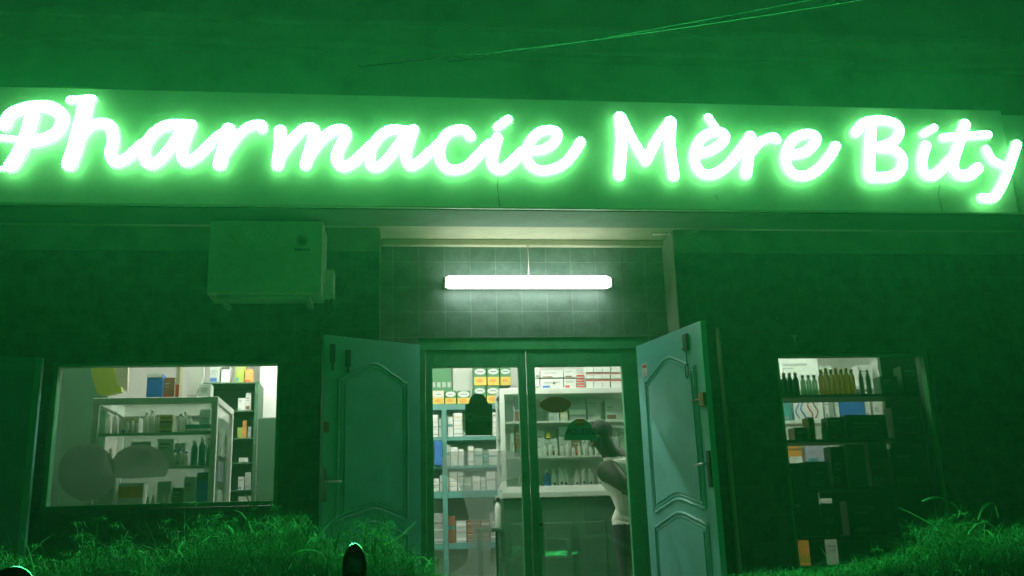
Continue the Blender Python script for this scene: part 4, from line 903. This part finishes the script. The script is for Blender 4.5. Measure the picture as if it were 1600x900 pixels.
# face features on the side turned left, towards the counter
fd = Vector((-.75, -.55, -.15)).normalized()
fm = MB().lathe([(.014, 0), (.011, .02), (.003, .03)], hc+fd*.088+Vector((0, 0, -.035)), 8, fd.to_track_quat('Z', 'Y').to_matrix().to_4x4())
q = fm.build('nose', 'skin'); q.parent = PS
side = fd.cross(Vector((0, 0, 1))).normalized()
em = MB()
for s_ in (-1, 1): em.lathe([(.001, -.01), (.009, -.005), (.011, 0), (.009, .005), (.001, .01)], hc+fd*.088+side*.032*s_+Vector((0, 0, -.008)), 10)
q = em.build('eyes', 'print_white'); q.parent = PS
q = MB().lathe([(.02, -.005), (.024, 0), (.02, .005)], hc+fd*.082+Vector((0, 0, -.07)), 10, None, 1, 1).build('mouth', 'print_brown'); q.parent = PS
earp = hc+side*.09*(1 if side.x > 0 else -1)
ears = MB()
for s_ in (-1, 1): ears.lathe([(.004, -.028), (.014, -.018), (.018, 0), (.017, .018), (.006, .028)], hc+side*.092*s_+Vector((0, 0, -.02)), 10, None, .5, 1)
q = ears.build('ears', 'skin'); q.parent = PS
q = MB().lathe([(.004, -.05), (.035, -.04), (.055, -.01), (.06, .02), (.05, .05)], hc+fd*.038+Vector((0, 0, -.055)), 16).build('jaw', 'skin'); q.parent = PS
for wr, el in ((V[13], V[12]), (V[17], V[16])):
    d = (wr-el).normalized(); sd = d.cross(Vector((0, 1, 0))).normalized(); hm = MB()
    hm.tube([wr-d*.02, wr+d*.04, wr+d*.085], [.028, .036, .034], 10)
    for i in range(4):
        o_ = sd*(-.024+.016*i); L_ = (.062, .074, .07, .055)[i]
        hm.tube([wr+d*.075+o_, wr+d*(.075+L_*.5)+o_*1.1, wr+d*(.075+L_*.85)+o_*1.1+Vector((0, .02, -.01)), wr+d*(.075+L_*.9)+o_*1.1+Vector((0, .035, -.015))], [.0095, .009, .008, .005], 7)
    hm.tube([wr+d*.02+sd*.03, wr+d*.045+sd*.05, wr+d*.075+sd*.052], [.012, .0105, .006], 7)
    q = hm.build('hand', 'skin'); q.parent = PS

# ================================================================== PLANTER AND FOLIAGE
def planter(x0, x1, y0, y1, zt_, label):
    e = empty('planter_wall', ((x0+x1)/2, y0, GZ+.13)); tag(e, label, 'planter')
    part(MB().box(x0, x1, y0, y0+.1, GZ+.131, zt_).box(x0, x1, y1-.1, y1, GZ+.131, zt_).box(x0, x0+.1, y0+.1, y1-.1, GZ+.131, zt_).box(x1-.1, x1, y0+.1, y1-.1, GZ+.131, zt_), 'low_wall', 'paving', e, .01)
    part(MB().box(x0+.101, x1-.101, y0+.101, y1-.101, GZ+.131, zt_-.04), 'soil', 'soil', e)
planter(-4.2, .12, 4.7, 5.4, .36, 'low masonry planter left of the entrance steps')
planter(2.15, 6.2, 4.7, 5.4, .36, 'low masonry planter right of the entrance steps')
def blades(mb, base, n, spread, lmin, lmax, rnd, wid=.0035, droop=.5, bias=0):
    for i in range(n):
        a = rnd.uniform(0, 2*math.pi); t0 = rnd.uniform(.1, 1.0)*droop; L_ = rnd.uniform(lmin, lmax)
        b = base+Vector((rnd.uniform(-spread, spread), rnd.uniform(-spread, spread)*.8, 0)); dr = Vector((math.cos(a)+bias, math.sin(a), 0)).normalized()
        k0 = len(mb.v); sd = Vector((-dr.y, dr.x, 0)).lerp(Vector((0, 0, 1)), rnd.uniform(-.4, .4)).normalized(); n_ = 5; w_ = wid*rnd.uniform(.6, 1.5)
        for j in range(n_):
            s_ = j/(n_-1); th = t0*(.4+1.5*s_)
            p = b+dr*(L_*s_*math.sin(min(th+.25, 1.9)))+Vector((0, 0, L_*s_*math.cos(min(th, 2.0))))
            ww = w_*(1-s_*.92); mb.v.append(p-sd*ww); mb.v.append(p+sd*ww)
        for j in range(n_-1):
            mb.f.append([k0+2*j, k0+2*j+1, k0+2*j+3, k0+2*j+2]); mb.mi.append(mb.cur); mb.sm.append(True)
def interp(prof, x):
    for (a, ya), (b, yb) in zip(prof[:-1], prof[1:]):
        if a <= x <= b: return ya+(yb-ya)*(x-a)/(b-a)
    return prof[-1][1]
def foliage(prof, name, label, seed, YA):
    rnd = random.Random(seed); mb = MB(); x = prof[0][0]
    while x < prof[-1][0]:
        for row in range(3):
            Y = YA+row*.18+rnd.uniform(-.06, .06); top = at(x, interp(prof, x), Y).z; X = at(x, 850, Y).x
            hgt = max(.08, (top-.34)*(.84+.16*math.sin(x*.043+row)+.1*math.sin(x*.17+row*2)+rnd.uniform(-.2, .12)))
            if rnd.random() < .12: hgt *= 1.25
            mb.cur = (0, 0, 0, 1, 1, 2)[int((math.sin(x*.05+row*1.3)*.5+.5+rnd.uniform(-.35, .35))*5.9) % 6]  # three leaf tones vary from clump to clump
            # needle-like sprays: stems with many fine side leaves
            blades(mb, Vector((X, Y, .33)), 12, .08, hgt*.6, hgt*1.12, rnd, .0028, 1.05)
            for q_ in range(7):
                zb_ = .33+hgt*rnd.uniform(.35, .92)
                blades(mb, Vector((X+rnd.uniform(-.08, .08), Y, zb_)), 20, .03, .02, .075, rnd, .0013, 2.2)
        x += 7
    # few broad arching leaves
    for k in range(64):
        xx = rnd.uniform(prof[0][0], prof[-1][0]); Y = YA+.1; top = at(xx, interp(prof, xx), Y).z
        mb.cur = 1; blades(mb, Vector((at(xx, 850, Y).x, Y, top-.14)), 1, .01, .12, .28, rnd, .0065, 1.2)
    o = mb.build(name, ['leaf_grass', 'leaf_pale', 'leaf_deep']); tag(o, label, 'plants', kind='stuff'); return o
profL = [(-60, 862), (0, 858), (60, 852), (130, 842), (200, 838), (260, 828), (320, 800), (380, 786), (430, 786), (480, 796), (520, 815), (560, 818), (610, 825), (650, 850), (675, 880)]
profR = [(1150, 905), (1200, 900), (1300, 886), (1350, 872), (1390, 850), (1430, 838), (1460, 822), (1500, 806), (1540, 812), (1600, 806), (1680, 806)]
foliage(profL, 'feathery_foliage', 'mass of feathery green plants in the planter left of the steps', 5, 4.85)
foliage(profR, 'feathery_foliage', 'mass of feathery green plants in the planter right of the steps', 9, 4.85)
def arching(pts, Y, w_, name, label):
    P = catmull([np.array(at(x, y, Y)) for x, y in pts], 6); n = len(P); mb = MB(); k = 0
    for i, p in enumerate(P):
        ww = w_*math.sin(math.pi*min(1, (i+1.5)/(n+1)))**.6
        mb.v.append(Vector(p)-Vector((0, .004, ww))); mb.v.append(Vector(p)+Vector((0, .004, ww)))
        if i: mb.f.append([k-2, k-1, k+1, k]); mb.mi.append(0); mb.sm.append(True)
        k += 2
    o = mb.build(name, 'leaf_pale'); tag(o, label, 'leaf'); return o
for i, (pts, l) in enumerate((
    ([(1510, 812), (1498, 795), (1480, 782), (1460, 777), (1440, 783)], 'broad leaf arching left at the top of right planter'),
    ([(1400, 791), (1430, 805), (1465, 826), (1480, 845)], 'long thin blade slanting down left of the right foliage'),
    ([(1572, 846), (1558, 828), (1542, 816)], 'bright leaf tip slanting right of the arching leaf'),
    ([(1528, 812), (1536, 793), (1552, 786), (1560, 808)], 'hooked leaf standing between the arching leaf and tip'),
    ([(447, 874), (465, 862), (488, 859), (505, 868), (508, 890), (500, 905)], 'thin curved twig hoop left of the motorcycle mirror'),
    ([(600, 852), (625, 838), (650, 815)], 'straight blade rising right of the motorcycle mirror'))):
    arching(pts, 4.75, .007 if i not in (1, 4, 5) else .0035, 'arching_leaf', l)

# ================================================================== MOTORCYCLE in front (only its mirrors reach the picture)
MC = empty('motorcycle', (-.45, 2.0, GZ)); tag(MC, 'black motorcycle parked in front with its two glossy oval mirrors showing', 'motorcycle')
def mirror(px, py, Y, sx_=.024, sz=.05):
    c = at(px, py, Y); mb = MB().lathe([(.001, -.022), (.6, -.019), (.92, -.008), (1, .004), (.9, .012), (.001, .013)], (0, 0, 0), 24)
    for i, v in enumerate(mb.v): mb.v[i] = Vector((c.x+v.x*sx_+.25*v.z, Y-v.z*1.0, c.z+v.y*sz))
    o = part(mb, 'mirror', 'black_gloss', MC); return c, o
c1, _ = mirror(553, 889, 2.0); c2, _ = mirror(18, 922, 2.0, .045, .044)
zbar = c1.z-.24
hx = (c1.x+c2.x)/2
part(MB().tube([c1+Vector((0, .015, -.045)), c1+Vector((-.03, .05, -.14)), (c1.x-.08, 2.05, zbar)], .006, 8).tube([c2+Vector((0, .015, -.045)), c2+Vector((.03, .05, -.14)), (c2.x+.08, 2.05, zbar-.0)], .006, 8), 'mirror_stem', 'steel', MC)
part(MB().tube([(c2.x+.0, 2.12, zbar-.02), (c2.x+.12, 2.04, zbar), (hx, 2.0, zbar-.03), (c1.x-.12, 2.04, zbar), (c1.x, 2.12, zbar-.02)], .012, 8), 'handlebar', 'steel', MC)
for s_, xx in ((1, c1.x), (-1, c2.x)): part(MB().tube([(xx-.02*s_, 2.115, zbar-.018), (xx+.08*s_, 2.16, zbar-.03)], .017, 10), 'grip', 'rubber', MC)
part(MB().tube([(hx, 1.98, zbar-.06), (hx, 1.7, GZ+.33)], .03, 10), 'fork', 'steel', MC)
part(MB().lathe([(.001, -.08), (.07, -.06), (.09, 0), (.092, .02)], (hx, 1.86, zbar-.12), 16, Matrix.Rotation(math.pi/2, 4, 'X')), 'headlight', 'black_gloss', MC)
part(MB().tube([(hx, 2.1, zbar-.18), (hx, 2.25, zbar-.14), (hx, 2.5, zbar-.17), (hx, 2.6, zbar-.24)], [.05, .13, .14, .08], 14), 'fuel_tank', 'black_gloss', MC)
part(MB().tube([(hx, 2.58, zbar-.22), (hx, 2.8, zbar-.24), (hx, 3.15, zbar-.2)], [.08, .11, .07], 12), 'seat', 'rubber', MC)
part(MB().box(hx-.1, hx+.1, 2.2, 2.65, GZ+.3, GZ+.6), 'engine', 'steel', MC, .03)
for yy in (1.66, 3.0):
    mb = MB(); mb.tube([(hx, yy+.28*math.cos(t), GZ+.33+.28*math.sin(t)) for t in [2*math.pi*i/28 for i in range(29)]], .045, 8, False)
    wh = part(mb, 'wheel', 'rubber', MC)
    mb = MB(); mb.tube([(hx-.05, yy, GZ+.33), (hx+.05, yy, GZ+.33)], .03, 10)
    for i in range(8): mb.tube([(hx, yy, GZ+.33), (hx, yy+.25*math.cos(i*math.pi/4), GZ+.33+.25*math.sin(i*math.pi/4))], .006, 5)
    q = part(mb, 'rim', 'steel', MC)

# ================================================================== CAR across the street (reflected in the glass)
CR = empty('parked_car', (3.05, -2.9, GZ)); tag(CR, 'parked car reflected low in the glass of the doors', 'car')
mat('car_paint', (.30, .34, .33), .25, .2, var=.03, coat=1); mat('car_glass', (.01, .012, .012), .05, var=.02, coat=1)
cxx, cyy = 3.05, -2.9
body = [(-2.15, .25), (-2.2, .55), (-2.1, .76), (-1.25, .90), (1.45, .92), (2.1, .88), (2.2, .6), (2.15, .25)]
part(MB().prism([(cxx+u, GZ+v) for u, v in body][::-1], lambda u, v, d: (u, cyy+d, v), -.8, .8), 'body', 'car_paint', CR, .06)
cab = [(-1.2, .921), (-.68, 1.30), (.6, 1.35), (1.4, .921)]
part(MB().prism([(cxx+u, GZ+v) for u, v in cab][::-1], lambda u, v, d: (u, cyy+d, v), -.69, .69), 'cabin', 'car_paint', CR, .05)
for ua, ub, va, vb in ((-1.02, -.12, -.60, -.12), (-.04, 1.12, -.04, .58)):
    for s_ in (-1, 1):
        mb = MB(); yy = .785; NZ = 14
        for i in range(NZ+1):
            t = i/NZ; z_ = .93+.35*t; yy -= (.35/NZ)*math.tan(math.radians(7.8+6*t)) if i else 0
            a_, b_ = ua+(va-ua)*t, ub+(vb-ub)*t
            mb.v += [Vector((cxx+a_, cyy+s_*yy, GZ+z_)), Vector((cxx+b_, cyy+s_*yy, GZ+z_))]
            if i: mb.f.append([2*i-2, 2*i-1, 2*i+1, 2*i] if s_ < 0 else [2*i-2, 2*i, 2*i+1, 2*i-1]); mb.mi.append(0); mb.sm.append(True)
        part(mb, 'side_window', 'car_glass', CR)
for u in (-1.4, 1.4):
    for s_ in (-1, 1): part(MB().lathe([(.2, -.1), (.31, -.09), (.32, 0), (.31, .09), (.2, .1)], (cxx+u, cyy+s_*.76, GZ+.32), 24, Matrix.Rotation(math.pi/2, 4, 'X')), 'wheel', 'rubber', CR)
# buildings across the street, behind the camera
ob = empty('opposite_house', (1, -9, GZ)); tag(ob, 'plain pale house front across the street behind the viewer', 'building')
mat('house_paint', (.55, .53, .48), .85, var=.1, scale=2)
part(MB().box(-14, 16, -9.3, -9, GZ, 6), 'house_wall', 'house_paint', ob)
for i in range(6): part(MB().box(-9+3.4*i, -7.8+3.4*i, -8.995, -8.96, GZ+1, GZ+2.3), 'window', 'car_glass', ob)

# ================================================================== HAZE VOLUME, added for the green lens veil and letter glow
HZ = MB().box(-25, 27, -15, 17, GZ-1.3, 7.0).build('veil_haze', 'rubber'); tag(HZ, kind='stuff')
m = bpy.data.materials.new('veil_haze'); m.use_nodes = True; n = m.node_tree.nodes; n.remove(n['Principled BSDF'])
v = n.new('ShaderNodeVolumePrincipled'); v.inputs['Color'].default_value = (.9, .95, .92, 1); v.inputs['Density'].default_value = HAZE
v.inputs['Anisotropy'].default_value = HAZE_G
m.node_tree.links.new(v.outputs[0], n['Material Output'].inputs['Volume'])
HZ.data.materials.clear(); HZ.data.materials.append(m)
